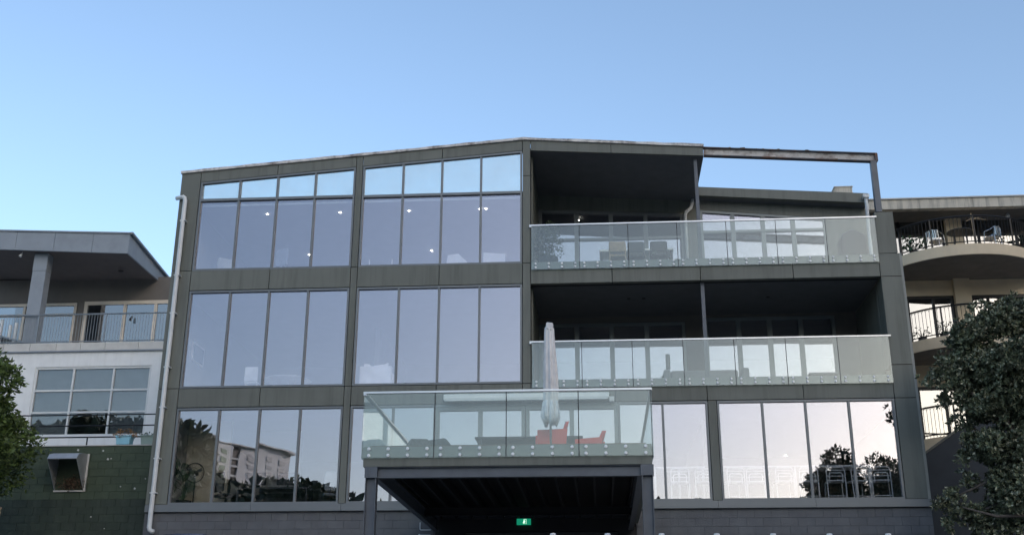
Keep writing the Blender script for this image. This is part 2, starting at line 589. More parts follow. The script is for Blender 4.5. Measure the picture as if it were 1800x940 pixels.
def limbs(mb, rng, base, top, r, targets, n=6):
    b, t = Vector(base), Vector(top)
    pts = [b + (t - b) * (i / 5) + Vector((rng.uniform(-1, 1), rng.uniform(-1, 1), 0)) * r * 0.5 * (0 < i < 5) for i in range(6)]
    mb.tube(pts, [r * (1 - 0.6 * i / 5) for i in range(6)], n)
    for q in targets:
        q = Vector(q)
        s = pts[rng.integers(2, 5)]
        mid = s.lerp(q, 0.5) + Vector((rng.uniform(-.2, .2), rng.uniform(-.2, .2), 0.15 * (q - s).length))
        mb.tube([s, mid, q], [r * 0.4, r * 0.25, r * 0.08], 5)


def tree(name, label, base, c, rad, n, leaf, per_m3, material, group=None, seed=1, trunk_r=0.15, r0=0.5, r1=0.9, low=-1.0, ratio=0.5, tips=None):
    rng = np.random.default_rng(seed)
    root = thing(name, label, 'tree', base, group)
    cl = rand_clumps(rng, c, rad, n, r0, r1, low)
    mb = MB()
    limbs(mb, rng, base, (c[0], c[1], c[2] + rad[2] * 0.3), trunk_r, [k[:3] for k in cl[:12]])
    mb.build('trunk', 'bark', root, smooth=True)
    p, nn = clump_points(rng, cl, per_m3)
    leaves_obj('crown', leaf_quads(rng, p, nn, leaf, ratio, 0.9, 0.15), material, root)
    if tips:  # upper leaves carrying sunlight in their colour
        k = rng.random(len(p)) < tips[1]
        k &= p[:, 2] > c[2] + rad[2] * 0.35
        leaves_obj('crown', leaf_quads(rng, p[k], nn[k], leaf, ratio, 0.9, 0.3), tips[0], root)
    return root


# ------------------------------------------------------------------ main building
BW = thing('office_building', 'grey-green four-level office building with wide glass bays and glass balconies', 'office building', (-1.7, 3.5, 3.0))
YF = -0.04      # cladding face


def roofz(x):
    return 14.46 + (x + 11.23) * 0.0750 if x < -1.83 else 15.165 - (x + 1.83) * 0.0768


def panel(x0, x1, z0, z1, z0b=None, z1b=None, g=0.009, y0=YF, y1=0.03, material='clad', parent=None):
    z0b = z0 if z0b is None else z0b
    z1b = z1 if z1b is None else z1b
    MB().prism([(x0 + g, z0 + g), (x1 - g, z0b + g), (x1 - g, z1b - g), (x0 + g, z1 - g)], y0, y1).build('cladding_panel', material, parent or BW)


XA0, XA1, XB0, XB1 = -10.68, -6.385, -6.205, -1.865
XL, XR, XO = -11.23, 7.77, -1.65
# cladding panels: columns
for (z0, z1) in ((5.49, 8.42), (8.42, 11.62)):
    panel(XL, XA0, z0, z1)
    panel(XA1, XB0, z0 + (2.4 if z0 < 6 else 2.62) * 0, z1)
    panel(XB1, XO, z0 if z0 > 6 else 7.92, z1)
panel(XL, XA0, 11.62, roofz(XL), z1b=roofz(XA0))
panel(XA1, XB0, 11.62, roofz(XA1) - 0.005, z1b=roofz(XB0) - 0.005)
panel(XB1, XO, 11.62, 14.1)
panel(XB1, XO, 14.1, roofz(XB1), z1b=roofz(XO) - 0.01)
# bands
for (x0, x1) in ((XA0, -8.55), (-8.55, XA1), (XB0, -4.04), (-4.04, XB1)):
    panel(x0, x1, 11.06, 11.62)
    panel(x0, x1, 7.92, 8.42)
for (x0, x1) in ((XO, 0.449), (0.449, 2.70), (2.70, 5.035), (5.035, 7.2)):
    panel(x0, x1, 11.04, 11.63, y1=0.12)
    panel(x0, x1, 7.92, 8.50, y1=0.12)
# right column
panel(7.2, XR, 5.49, 7.92)
panel(7.2, XR, 7.92, 8.75)
panel(7.2, XR, 8.75, 11.04, y1=0.55)
panel(7.2, XR, 11.04, 11.66, y1=0.55)
panel(7.21, 7.69, 11.66, 12.80, y0=YF + 0.01, y1=0.5)
panel(2.70, 2.915, 5.49, 7.92)
MB().box(7.715, 7.776, -0.046, 0.03, 5.49, 11.655).build('corner_trim', 'trim', BW)
# parapet strip over the clerestory
ctop = lambda x: 14.15 + (x + 10.66) * 0.0755
for (x0, x1) in ((XA0, -8.55), (-8.55, XA1), (XB0, -4.04), (-4.04, XB1)):
    panel(x0, x1, ctop(x0) + 0.03, roofz(x0), ctop(x1) + 0.03, roofz(x1))
for (x0, x1) in ((XO, 0.51), (0.51, 2.96)):
    sz = lambda x: 14.835 - (x + 1.65) * 0.0664
    panel(x0, x1, sz(x0), roofz(x0), sz(x1), roofz(x1))
# backing wall behind the joints
mb = MB()
for (x0, x1, z0, z1) in ((XL, XA0, 5.3, 14.3), (XA1, XB0, 5.3, 14.6), (XB1, XO, 7.92, 14.95), (XA0, XA1, 11.07, 11.61), (XB0, XB1, 11.07, 11.61),
                         (XA0, XA1, 7.93, 8.41), (XB0, XB1, 7.93, 8.41), (7.22, XR - .02, 5.3, 8.5), (2.72, 2.90, 5.3, 7.9)):
    mb.box(x0 + 0.004, x1 - 0.004, 0.031, 0.30, z0, z1)
mb.box(XO, 7.2, 0.121, 0.30, 11.07, 11.60).box(XO, 7.2, 0.121, 0.30, 7.95, 8.47)
for (x0, x1) in ((XA0, XA1), (XB0, XB1)):
    mb.prism([(x0, ctop(x0) + 0.05), (x1, ctop(x1) + 0.05), (x1, roofz(x1) - 0.02), (x0, roofz(x0) - 0.02)], 0.031, 0.2)
mb.build('wall_core', 'core', BW)
# west, rear walls, roof slabs
MB().box(XL, XL + 0.25, 0.30, 9.0, 3.0, 14.2).build('side_wall', 'clad', BW)
MB().box(XR - 0.25, XR, 3.2, 9.0, 3.0, 14.3).box(XR - 0.25, XR, 0.56, 3.2, 3.0, 11.04).build('side_wall', 'clad', BW)
MB().box(XL, XR, 9.0, 9.25, 3.0, 14.0).build('rear_wall', 'clad', BW)
MB().box(XL, XO - 0.11, 0.31, 9.0, 13.66, 13.80).build('roof_slab', 'core', BW)
MB().prism([(XO, 14.835), (2.96, 14.53), (2.96, 14.80), (XO, 15.12)], 0.031, 9.2).build('soffit', 'soffit', BW)
MB().prism([(-1.79, 13.7), (XO, 13.7), (XO, 15.05), (-1.79, 15.06)], 0.31, 9).build('side_wall', 'clad', BW)
# roof edge flashing
mb = MB()
rng = np.random.default_rng(3)
x = XL - 0.02
pts = []
while x < 3.0:
    pts.append(x)
    x += rng.uniform(0.25, 0.6)
pts[-1] = 2.97
mb2 = [(x, roofz(x) + 0.055 + rng.uniform(-0.01, 0.016)) for x in pts]
if -1.83 not in pts:
    mb2.append((-1.83, 15.165 + 0.06))
    mb2.sort()
for (a, b) in zip(mb2[:-1], mb2[1:]):
    mb.prism([(a[0], roofz(a[0]) - 0.012), (b[0], roofz(b[0]) - 0.012), b, a], -0.085, 0.20)
mb.build('roof_flashing', 'flash', BW)


# windows -------------------------------------------------------------
def window(x0, x1, z0, z1, n, fw=0.05, mull=0.055, ytop=None, transom=None, y=0.02, gl='glass', fr='frame', upper='clear', name='window', parent=None, panes=None):
    """frame (the part) with mullions and panes as sub-parts; ytop(x) gives a sloping head"""
    top = ytop or (lambda x: z1)
    parent = parent or BW
    y0, y1 = y - 0.05, y + 0.07
    mb = MB()
    mb.box(x0, x0 + fw, y0, y1, z0, top(x0))
    mb.box(x1 - fw, x1, y0, y1, z0, top(x1) - 0.002)
    mb.box(x0 + fw, x1 - fw, y0, y1, z0, z0 + fw)
    mb.prism([(x0 + fw, top(x0 + fw) - fw), (x1 - fw, top(x1 - fw) - fw), (x1 - fw, top(x1 - fw)), (x0 + fw, top(x0 + fw))], y0, y1)
    f = mb.build(name, fr, parent)
    xm = [x0 + fw + (x1 - x0 - 2 * fw) * i / n for i in range(n + 1)] if panes is None else [x0 + fw] + panes + [x1 - fw]
    n = len(xm) - 1
    for i in range(1, n):
        MB().box(xm[i] - mull / 2, xm[i] + mull / 2, y0 + 0.006, y1 - 0.006, z0 + fw, top(xm[i]) - fw * 0.9).build('mullion', fr, f)
    if transom:
        MB().box(x0 + fw, x1 - fw, y0 - 0.004, y1 - 0.012, transom - 0.035, transom + 0.035).build('transom', fr, f)
    for i in range(n):
        a = xm[i] + (mull / 2 if i else 0)
        b = xm[i + 1] - (mull / 2 if i < n - 1 else 0)
        if transom:
            MB().box(a, b, y + 0.005, y + 0.019, z0 + fw, transom - 0.035).build('pane', gl, f)
            MB().prism([(a, transom + 0.035), (b, transom + 0.035), (b, top(b) - fw), (a, top(a) - fw)], y + 0.005, y + 0.019).build('upper_pane', upper, f)
        else:
            MB().prism([(a, z0 + fw), (b, z0 + fw), (b, top(b) - fw), (a, top(a) - fw)], y + 0.005, y + 0.019).build('pane', gl, f)
    return f


ct2 = lambda x: ctop(x) + 0.03
window(XA0 + .01, XA1 - .01, 11.62, 14, 4, ytop=ct2, transom=13.655)
window(XB0 + .01, XB1 - .01, 11.62, 14, 4, ytop=ct2, transom=13.635)
window(XA0 + .01, XA1 - .01, 8.43, 11.05, 4)
window(XB0 + .01, XB1 - .01, 8.43, 11.05, 4)
window(XA0 + .01, XA1 - .01, 5.49, 7.91, 4)
window(XB0 + .01, -4.04, 5.49, 7.91, 2)
window(0.5, 2.69, 5.49, 7.91, 2)
window(2.925, 7.19, 5.49, 7.91, 4)
# sliding doors onto the deck
for (a, b) in ((-4.03, -1.80), (-1.78, 0.49)):
    window(a, b, 5.36, 7.84, 2, fw=0.09, mull=0.11, fr='paleframe', name='sliding_door')
MB().box(-4.03, 0.49, -0.035, 0.09, 7.845, 7.915).build('door_head', 'paleframe', BW)
# sill trim
for (x0, x1) in ((XL + .01, -8.55), (-8.55, -6.3), (-6.3, -3.95)):
    MB().box(x0 + .004, x1 - .004, -0.075, 0.03, 5.31, 5.485).build('sill_trim', 'frame', BW)
for (x0, x1) in ((0.5, 2.81), (2.81, 5.1), (5.1, XR + .01)):
    MB().box(x0 + .004, x1 - .004, -0.075, 0.03, 5.31, 5.485).build('sill_trim', 'frame', BW)

# base wall of concrete blocks
for (a, b) in ((XL, -3.98), (0.86, XR)):
    MB().box(a, b, 0.019, 0.25, 2.9, 5.30).build('base_wall', 'mortar', BW)
blk = None
nb = 0
for row in range(6):
    z = 5.285 - 0.2 * (row + 1)
    for side in ((XL, -3.98), (0.86, XR)):
        x = side[0] - (0.2 if row % 2 else 0)
        while x < side[1] - 0.05:
            a, b = max(x, side[0]), min(x + 0.4, side[1])
            if b - a > 0.06:
                if abs(b - a - 0.4) < 1e-6:
                    if blk is None:
                        o = MB().box(-0.197, 0.197, -0.02, 0.02, -0.097, 0.097).build('concrete_block', 'block', BW, bevel=0)
                        blk = o.data
                    else:
                        o = link('concrete_block', blk, BW)
                    o.location = ((a + b) / 2, 0.025 + random.uniform(-.002, .002), z + 0.1)
                elif nb < 290:
                    MB().box(a + .003, b - .003, 0.005, 0.045, z + 0.003, z + 0.197).build('concrete_block', 'block', BW)
                nb += 1
            x += 0.4
# garage bay under the deck: lintel wall and jambs coloured black for the shade, roller door
MB().box(-3.98, 0.86, 0.05, 0.3, 4.80, 5.30).box(-3.98, -3.25, 0.05, 0.3, 2.9, 4.80).box(0.42, 0.86, 0.05, 0.3, 2.9, 4.80).build('lintel_wall', 'black', BW)
MB().box(-3.98, 0.86, -0.04, 0.049, 5.10, 5.2).build('lintel_ledge', 'joist', BW)
rd = MB().box(-3.25, 0.42, 0.20, 0.22, 2.95, 4.80).build('roller_door', 'door', BW)
sm = None
for i in range(22):
    o = MB().box(-3.24, 0.41, 0.165, 0.199, -0.035, 0.035).build('slat', 'door', rd) if sm is None else link('slat', sm, rd)
    sm = o.data
    o.location = (0, 0, 4.75 - i * 0.083)

# interior shells
mb = MB()
for (z0, z1) in ((5.30, 5.36), (8.15, 8.25), (11.35, 11.45)):
    mb.box(XL + .25, XO - .02 if z0 > 6 else XR - .26, 0.32, 8.99, z0, z1)
mb.box(XO + .01, XR - .26, 3.12, 8.99, 8.15, 8.25).box(XO + .01, XR - .26, 3.12, 8.99, 11.35, 11.45)
mb.build('floor_slab', 'carpet', BW)
mb = MB()
for (z0, z1) in ((7.93, 7.99), (11.06, 11.12), (13.60, 13.655)):
    mb.box(XL + .25, XO - .12 if z0 > 9 else XR - .26, 0.32, 8.97, z0, z1)
mb.box(XO + .01, XR - .26, 3.12, 8.97, 11.06, 11.12)
mb.build('ceiling', 'ceilpaint', BW)
mb = MB()
mb.box(XL + .26, XR - .26, 8.0, 8.1, 5.36, 7.93).box(XL + .26, XO, 8.0, 8.1, 8.25, 11.06).box(XL + .26, XO, 8.0, 8.1, 11.45, 13.6)
mb.box(XO, XR - .3, 8.0, 8.1, 8.25, 11.06).box(XO, XR - .3, 8.0, 8.1, 11.45, 14.5)
mb.box(XL + .251, XL + .33, 0.32, 8.0, 5.37, 13.59)
mb.box(-6.4, -6.25, 3.6, 8.0, 5.37, 7.92).box(-6.4, -6.25, 3.6, 8.0, 8.26, 11.05)
mb.box(2.73, 2.88, 2.2, 8.0, 5.37, 7.92)
mb.box(-9.4, -8.2, 3.0, 3.1, 5.37, 7.92)
mb.build('interior_wall', 'interior', BW)
MB().box(-1.845, -1.67, 0.31, 8.0, 8.26, 13.65).build('interior_wall', 'clad', BW)

MB().box(-10.88, -9.72, 1.5, 1.6, 5.37, 7.92).build('interior_wall', 'creamwall', BW)
# balcony side walls, soffits, floors
MB().box(XO - .018, XO + .04, 0.31, 3.0, 8.3, 11.03).box(XO - .018, XO + .04, 0.31, 3.0, 11.6, 14.82).build('balcony_side_wall', 'clad', BW)
MB().box(7.2, 7.5, 0.56, 3.0, 8.3, 11.03).build('balcony_side_wall', 'clad', BW)
MB().box(XO + .041, 7.2, 0.301, 3.1, 11.06, 11.12).build('soffit', 'soffit', BW)
MB().box(XO + .041, 7.5, 0.305, 3.0, 11.121, 11.45).build('balcony_floor', 'concrete', BW)
MB().box(XO + .041, 7.19, 0.305, 3.0, 8.0, 8.28).build('balcony_floor', 'concrete', BW)
# door walls at the back of the balconies
yb = 3.0
s3 = lambda x: 14.835 - (x + 1.65) * 0.0664
fas = lambda x: 14.53 - (x - 3.1) * 0.077
mb = MB()
mb.prism([(XO, 14.40), (2.62, 14.15), (2.62, s3(2.62)), (XO, s3(XO))], yb, yb + .2)
mb.box(2.62, 3.07, yb, yb + .2, 11.45, 14.52)
mb.prism([(3.07, 14.24), (6.64, 13.90), (6.64, fas(6.64)), (3.07, fas(3.07))], yb, yb + .2)
mb.prism([(6.64, 11.45), (7.77, 11.45), (7.77, fas(7.77)), (6.64, fas(6.64))], yb, yb + .2)
mb.build('balcony_back_wall', 'clad', BW)
mb = MB()
mb.box(2.50, 3.02, yb, yb + .2, 8.28, 11.06).box(6.62, 7.25, yb, yb + .2, 8.28, 11.06).box(XO, 2.50, yb, yb + .2, 10.88, 11.06).box(3.02, 6.62, yb, yb + .2, 10.98, 11.06)
mb.build('balcony_back_wall', 'leftwall', BW)
window(XO + .05, 2.61, 11.46, 14.4, 4, ytop=lambda x: 14.39 - (x + 1.65) * 0.058, y=yb + .05, fw=0.1, mull=0.12, transom=13.42, upper='glass', fr='frame', name='sliding_door')
window(3.08, 6.63, 11.46, 14.2, 4, ytop=lambda x: 14.23 - (x - 3.07) * 0.095, y=yb + .05, fw=0.07, mull=0.12, transom=13.55, upper='glass', fr='paleframe', name='sliding_door')
window(XO + .05, 2.49, 8.29, 10.87, 4, y=yb + .05, fw=0.09, mull=0.13, fr='paleframe', name='sliding_door')
window(3.03, 6.61, 8.29, 10.97, 4, y=yb + .05, fw=0.09, mull=0.13, fr='paleframe', name='sliding_door')
# lower roof over the rear wing
MB().prism([(3.0, fas(3.0)), (7.8, fas(7.8)), (7.8, fas(7.8) + 0.29), (3.0, fas(3.0) + 0.27)], 2.62, 2.8).build('roof_fascia', 'clad', BW)
MB().prism([(3.0, fas(3.0) + .2), (7.8, fas(7.8) + .2), (7.8, fas(7.8) + 0.27), (3.0, fas(3.0) + 0.25)], 2.801, 9.2).build('roof_slab', 'core', BW)
MB().prism([(3.0, fas(3.0)), (7.8, fas(7.8)), (7.8, fas(7.8) + .02), (3.0, fas(3.0) + .02)], 2.801, 3.0).build('soffit', 'soffit', BW)

# steel frame over the open terrace
sb = MB().bar((2.97, 0.03, 14.672), (7.44, 0.03, 14.345), 0.012, 0.20).build('steel_beam', 'rustweb', BW)
MB().bar((2.97, 0.03, 14.785), (7.46, 0.03, 14.455), 0.14, 0.028).build('flange', 'rustflange', sb)
MB().bar((2.97, 0.03, 14.556), (7.44, 0.03, 14.236), 0.14, 0.026).build('flange', 'rustflange', sb)
MB().box(7.40, 7.47, -0.05, 0.11, 14.24, 14.45).build('end_plate', 'rustflange', sb)
rng = np.random.default_rng(8)
mb = MB()
for i in range(13):
    x = rng.uniform(3.2, 7.2)
    z = 14.785 - (x - 2.97) * 0.0735 + rng.choice([0.0, -0.235])
    s = rng.uniform(0.015, 0.045)
    mb.box(x, x + s * 2, -0.055, -0.02, z - s * 0.5, z + s * 0.6)
mb.build('rust_flakes', 'nest', sb)['kind'] = 'stuff'
MB().box(7.275, 7.425, -0.045, 0.105, 12.80, 14.24).build('steel_post', 'steel', BW)
for (z0, z1) in ((11.45, 14.56), (8.30, 11.04)):
    p = MB().box(2.705, 2.795, 0.14, 0.23, z0, z1).build('steel_post', 'steel', BW)
    MB().box(2.63, 2.87, 0.10, 0.27, z0, z0 + 0.16).build('post_shoe', 'channel', p)


# frameless balustrades
stud_me = None


def balustrade(parent, x0, x1, z0, z1, n, y, ch, gl, rail_ext=0.04, per=4, side=None, sp=(0.158, 0.062)):
    """channel (the part) with glass panels, studs and handrail as sub-parts"""
    global stud_me
    b = MB().box(x0 + 0.02, x1 - 0.02, y + 0.022, y + 0.036, z0 + 0.02, z0 + ch).build('glass_balustrade', 'channel', parent)
    wd = (x1 - x0) / n
    for i in range(n):
        MB().box(x0 + i * wd + 0.008, x0 + (i + 1) * wd - 0.008, y, y + 0.012, z0, z1).build('glass_panel', gl, b)
        if i:
            MB().box(x0 + i * wd - 0.0075, x0 + i * wd + 0.0075, y + 0.001, y + 0.011, z0 + .004, z1 - .002).build('joint_seal', 'blacksteel', b)
        for k in range(per):
            sx = x0 + i * wd + wd * (k + 0.35) / (per - 0.3)
            for sz in sp:
                if stud_me is None:
                    mb = MB().lathe([(0.030, 0), (0.030, 0.010), (0.022, 0.02)], n=10)
                    mb.v = [(p[0], -p[2], p[1]) for p in mb.v]
                    o = mb.build('stud', 'stud', b, smooth=False)
                    stud_me = o.data
                else:
                    o = link('stud', stud_me, b)
                o.location = (sx, y - 0.001, z0 + sz)
    MB().box(x0 - rail_ext, x1 + rail_ext, y - 0.02, y + 0.035, z1, z1 + 0.035).build('handrail', 'rail', b)
    MB().box(x0 - rail_ext, x0 - rail_ext + 0.05, y - 0.015, 0.06 + y, z1 - 0.03, z1).build('rail_bracket', 'rail', b)
    return b


balustrade(BW, XO + .01, 7.20, 11.41, 12.62, 7, -0.10, 0.21, 'balglass')
balustrade(BW, XO + .02, 7.21, 8.28, 9.455, 7, -0.10, 0.21, 'balglass', rail_ext=0.05)

# downpipes
dp = MB().tube([(-11.30, -0.05, 13.72), (-11.08, -0.14, 13.72), (-11.045, -0.14, 13.69), (-11.02, -0.14, 13.62), (-11.02, -0.14, 10), (-11.02, -0.14, 5.2), (-11.02, -0.14, 4.93),
                (-11.0, -0.14, 4.87), (-10.96, -0.12, 4.84), (-10.92, -0.08, 4.83)], 0.058, 12).build('downpipe', 'pvc', BW, smooth=True)
for z in (13.0, 11.45, 10.4, 8.95, 7.9, 6.6, 5.75):
    MB().box(-11.09, -10.93, -0.19, -0.042, z, z + 0.03).build('bracket', 'pvc', dp)
MB().tube([(2.9, 2.9, 14.6), (2.86, 2.9, 14.40), (2.82, 2.88, 14.26), (2.68, 2.88, 14.14), (2.645, 2.88, 14.05), (2.645, 2.88, 11.5)], 0.05, 10).build('downpipe', 'pvc', BW, smooth=True)
MB().tube([(7.70, 2.5, 14.28), (7.70, 2.5, 14.0), (7.69, 2.55, 13.2), (7.69, 2.55, 11.5)], 0.05, 10).box(7.62, 7.78, 2.42, 2.56, 14.26, 14.36).build('downpipe', 'pvc', BW)
# downlights
dl = None
for (x, y) in ((-9.05, 0.92), (-6.997, 0.94), (-8.67, 4.17), (-5.07, 0.95), (-3.1, 0.96), (-2.94, 0.96), (-4.89, 4.08), (-2.74, 4.57)):
    o = MB().lathe([(0.0, 0), (0.024, 0), (0.024, 0.012), (0, 0.012)], n=14, cap=False).build('downlight', 'lamp', BW) if dl is None else link('downlight', dl, BW)
    dl = o.data
    o.location = (x, y, 13.582)
o = link('downlight', dl, BW)
o.location = (-0.45, 4.6, 14.66)
o = link('downlight', dl, BW)
o.location = (5.73, 7.6, 7.91)
for (x, y, z) in ((0.9, 1.4, 11.045), (1.3, 1.4, 11.045), (4.6, 1.5, 11.045)):
    MB().lathe([(0.05, 0), (0.05, 0.014)], (x, y, z), 12).build('recessed_light', 'black', BW)
# folded awning over the deck doors
aw = MB().box(-3.82, 0.29, -0.26, -0.045, 7.97, 8.12).build('awning_cassette', 'white', BW, bevel=0.02)
MB().box(-3.78, 0.25, -0.33, -0.262, 7.93, 8.0).build('front_bar', 'pvc', aw)
MB().box(0.292, 0.41, -0.2, -0.045, 7.90, 8.02).build('motor_cap', 'pvc', aw)

# ------------------------------------------------------------------ raised deck on posts
DX0, DX1, DY = -4.10, 0.92, -8.25
DK = thing('raised_deck', 'raised deck with frameless glass sides standing on dark steel posts', 'deck', (-1.6, -8.2, 3.0))
MB().box(DX0 + .02, DX1 - .02, DY + 0.04, DY + 0.12, 4.955, 5.30).build('fascia', 'clad', DK)
MB().box(DX0 + .02, DX0 + .10, DY + 0.12, -0.11, 4.955, 5.30).build('fascia', 'clad', DK)
MB().box(DX1 - .10, DX1 - .02, DY + 0.12, -0.11, 4.955, 5.30).build('fascia', 'clad', DK)
nb_ = 58
dbm = None
for i in range(nb_):
    o = MB().box(DX0 + .11, DX1 - .11, -0.066, 0.066, 0, 0.025).build('deck_board', 'deckboard', DK) if dbm is None else link('deck_board', dbm, DK)
    dbm = o.data
    o.location = (0, DY + 0.2 + i * 0.1375, 5.31)
jm = None
for i in range(13):
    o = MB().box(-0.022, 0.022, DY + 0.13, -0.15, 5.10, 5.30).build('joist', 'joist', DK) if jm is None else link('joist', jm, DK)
    jm = o.data
    o.location = (DX0 + 0.3 + i * 0.37, 0, 0)
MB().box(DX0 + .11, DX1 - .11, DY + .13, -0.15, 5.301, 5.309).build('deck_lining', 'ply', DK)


def ibeam(name, p, q, hgt, fw_, parent, material='steel'):
    p, q = Vector(p), Vector(q)
    up = Vector((0, 0, hgt / 2 - 0.007))
    MB().bar(p, q, 0.014, hgt - 0.03).bar(p + up, q + up, fw_, 0.014).bar(p - up, q - up, fw_, 0.014).build(name, material, parent)


ibeam('front_beam', (DX0 + .06, DY + .13, 4.86), (DX1 - .02, DY + .13, 4.86), 0.185, 0.12, DK)
for x in (DX0 + .17, DX1 - .2):
    ibeam('side_beam', (x, DY + .2, 4.93), (x, -0.12, 4.93), 0.26, 0.12, DK)
ibeam('rear_beam', (DX0 + .2, -2.2, 4.98), (DX1 - .2, -2.2, 4.98), 0.18, 0.1, DK, 'joist')
for x in (DX0 + .165, DX1 - .105):
    p = MB().box(x - .095, x - .081, DY + .04, DY + .22, 2.95, 4.765).box(x + .081, x + .095, DY + .04, DY + .22, 2.95, 4.765).box(x - .081, x + .081, DY + .12, DY + .136, 2.95, 4.765)
    p = p.build('post', 'steel', DK)
    MB().box(x - .11, x + .11, DY + .03, DY + .23, 4.766, 4.95).build('cap_plate', 'steel', p)
    MB().box(x - .06, x - .03, DY + .02, DY + .04, 4.80, 4.92).build('bolt_plate', 'steel', p)
    MB().box(x - .15, x + .15, DY - .02, DY + .28, 2.95, 2.975).build('base_plate', 'steel', p)
balustrade(DK, DX0, DX1, 5.095, 6.235, 4, DY, 0.20, 'balglass2', rail_ext=0.02, sp=(0.158, 0.045))
for x, s in ((DX0, -1), (DX1, 1)):
    b = MB().box(x - .005, x + .005, DY + .05, -0.12, 5.115, 5.295).build('glass_balustrade', 'channel', DK)
    for i in range(5):
        y0 = DY + .02 + i * 1.62
        MB().box(x + s * .012 - .006, x + s * .012 + .006, y0, y0 + 1.605, 5.095, 6.235).build('glass_panel', 'balglass2', b)
    MB().box(x - .02, x + .03, DY + .037, -0.06, 6.235, 6.27).build('handrail', 'rail', b)

# exit sign under the deck
es = thing('exit_sign', 'small lit green exit sign with white running figure above the garage door', 'exit sign', (-1.83, 0.0, 4.96))
MB().box(-2.0, -1.665, -0.06, 0.045, 4.955, 5.09).build('sign_face', 'signgreen', es)
mb = MB()
# running figure in front of a doorway
mb.box(-1.835, -1.825, -0.066, -0.061, 4.965, 5.08).box(-1.775, -1.765, -0.066, -0.061, 4.965, 5.08).box(-1.825, -1.775, -0.066, -0.061, 5.07, 5.08)
mb.lathe([(0.0, 0), (0.011, 0.0), (0.011, 0.004), (0, 0.004)], (0, 0, 0), 8, cap=False)
k = len(mb.v) - 32
mb.v[k:] = [(-1.808 + p[0], -0.062 - p[2], 5.055 + p[1]) for p in mb.v[k:]]
for (a, b, wd) in (((-1.812, 5.04), (-1.818, 5.005), .018), ((-1.818, 5.006), (-1.80, 4.985), .012), ((-1.80, 4.985), (-1.812, 4.968), .01),
                   ((-1.82, 5.006), (-1.842, 4.99), .012), ((-1.842, 4.99), (-1.858, 4.992), .01), ((-1.812, 5.036), (-1.79, 5.018), .009), ((-1.815, 5.036), (-1.84, 5.03), .009)):
    d = Vector((b[0] - a[0], 0, b[1] - a[1])).normalized()
    nrm = Vector((-d.z, 0, d.x)) * wd / 2
    A, B = Vector((a[0], 0, a[1])), Vector((b[0], 0, b[1]))
    mb.prism([((A - nrm).x, (A - nrm).z), ((B - nrm).x, (B - nrm).z), ((B + nrm).x, (B + nrm).z), ((A + nrm).x, (A + nrm).z)], -0.066, -0.061)
mb.build('pictogram', 'signwhite', es)

wp = thing('wall_pipe', 'thin white bent pipe with round end on the dark wall beside the deck post', 'pipe', (-4.2, -0.02, 4.6))
MB().tube([(-4.34, -0.05, 5.02), (-4.34, -0.05, 4.86), (-4.32, -0.05, 4.84), (-4.08, -0.05, 4.84)], 0.012, 6).build('bent_pipe', 'pvc', wp)
MB().tube([(-4.34, -0.05, 4.72), (-4.08, -0.05, 4.72)], 0.01, 6).lathe([(0.0, -.03), (0.028, -.015), (0.03, 0), (0.028, .015), (0, .03)], (-4.35, -0.05, 4.72), 8, cap=False).build('round_end', 'pvc', wp)

# ------------------------------------------------------------------ things on the deck
DZ = 5.336
um = thing('closed_umbrella', 'tall closed pale umbrella standing on the glass-sided deck', 'umbrella', (-0.9, -6.3, DZ))
ux, uy = -0.9, -6.3
MB().tube([(ux, uy, DZ), (ux, uy, 8.0)], 0.022, 10).build('pole', 'rail', um, smooth=True)
MB().lathe([(0.26, 0), (0.26, 0.06), (0.05, 0.08), (0.04, 0.3)], (ux, uy, DZ), 16).build('base', 'black', um)
prof = [(0.115, 6.10), (0.135, 6.22), (0.12, 6.5), (0.125, 6.75), (0.115, 7.1), (0.10, 7.45), (0.085, 7.8), (0.078, 7.95), (0.06, 8.0)]
mb = MB().lathe(prof, (ux, uy, 0), 48, fold=8, fa=0.2)
mb.v = [(p[0] + 0.012 * math.sin(p[2] * 3), p[1], p[2]) for p in mb.v]
cv = mb.build('canopy', 'canvas', um, smooth=True)
mb = MB()
for k in range(8):
    t = k * PI / 4 + 0.2
    mb.tube([(ux + 0.12 * math.cos(t), uy + 0.12 * math.sin(t), 6.5), (ux + 0.15 * math.cos(t), uy + 0.15 * math.sin(t), 6.2),
             (ux + 0.10 * math.cos(t), uy + 0.10 * math.sin(t), 6.05 + 0.05 * (k % 3)), (ux + 0.03 * math.cos(t), uy + 0.03 * math.sin(t), 6.15)], [0.03, 0.045, 0.05, 0.02], 7)
mb.build('hem_fold', 'canvas2', cv, smooth=True)
MB().prism([(ux - 0.075, 7.93), (ux + 0.05, 7.90), (ux + 0.07, 8.05), (ux - 0.06, 8.07), (ux - 0.07, 8.04)], uy - 0.09, uy + 0.07).build('top_flap', 'canvas', cv, bevel=0.02)


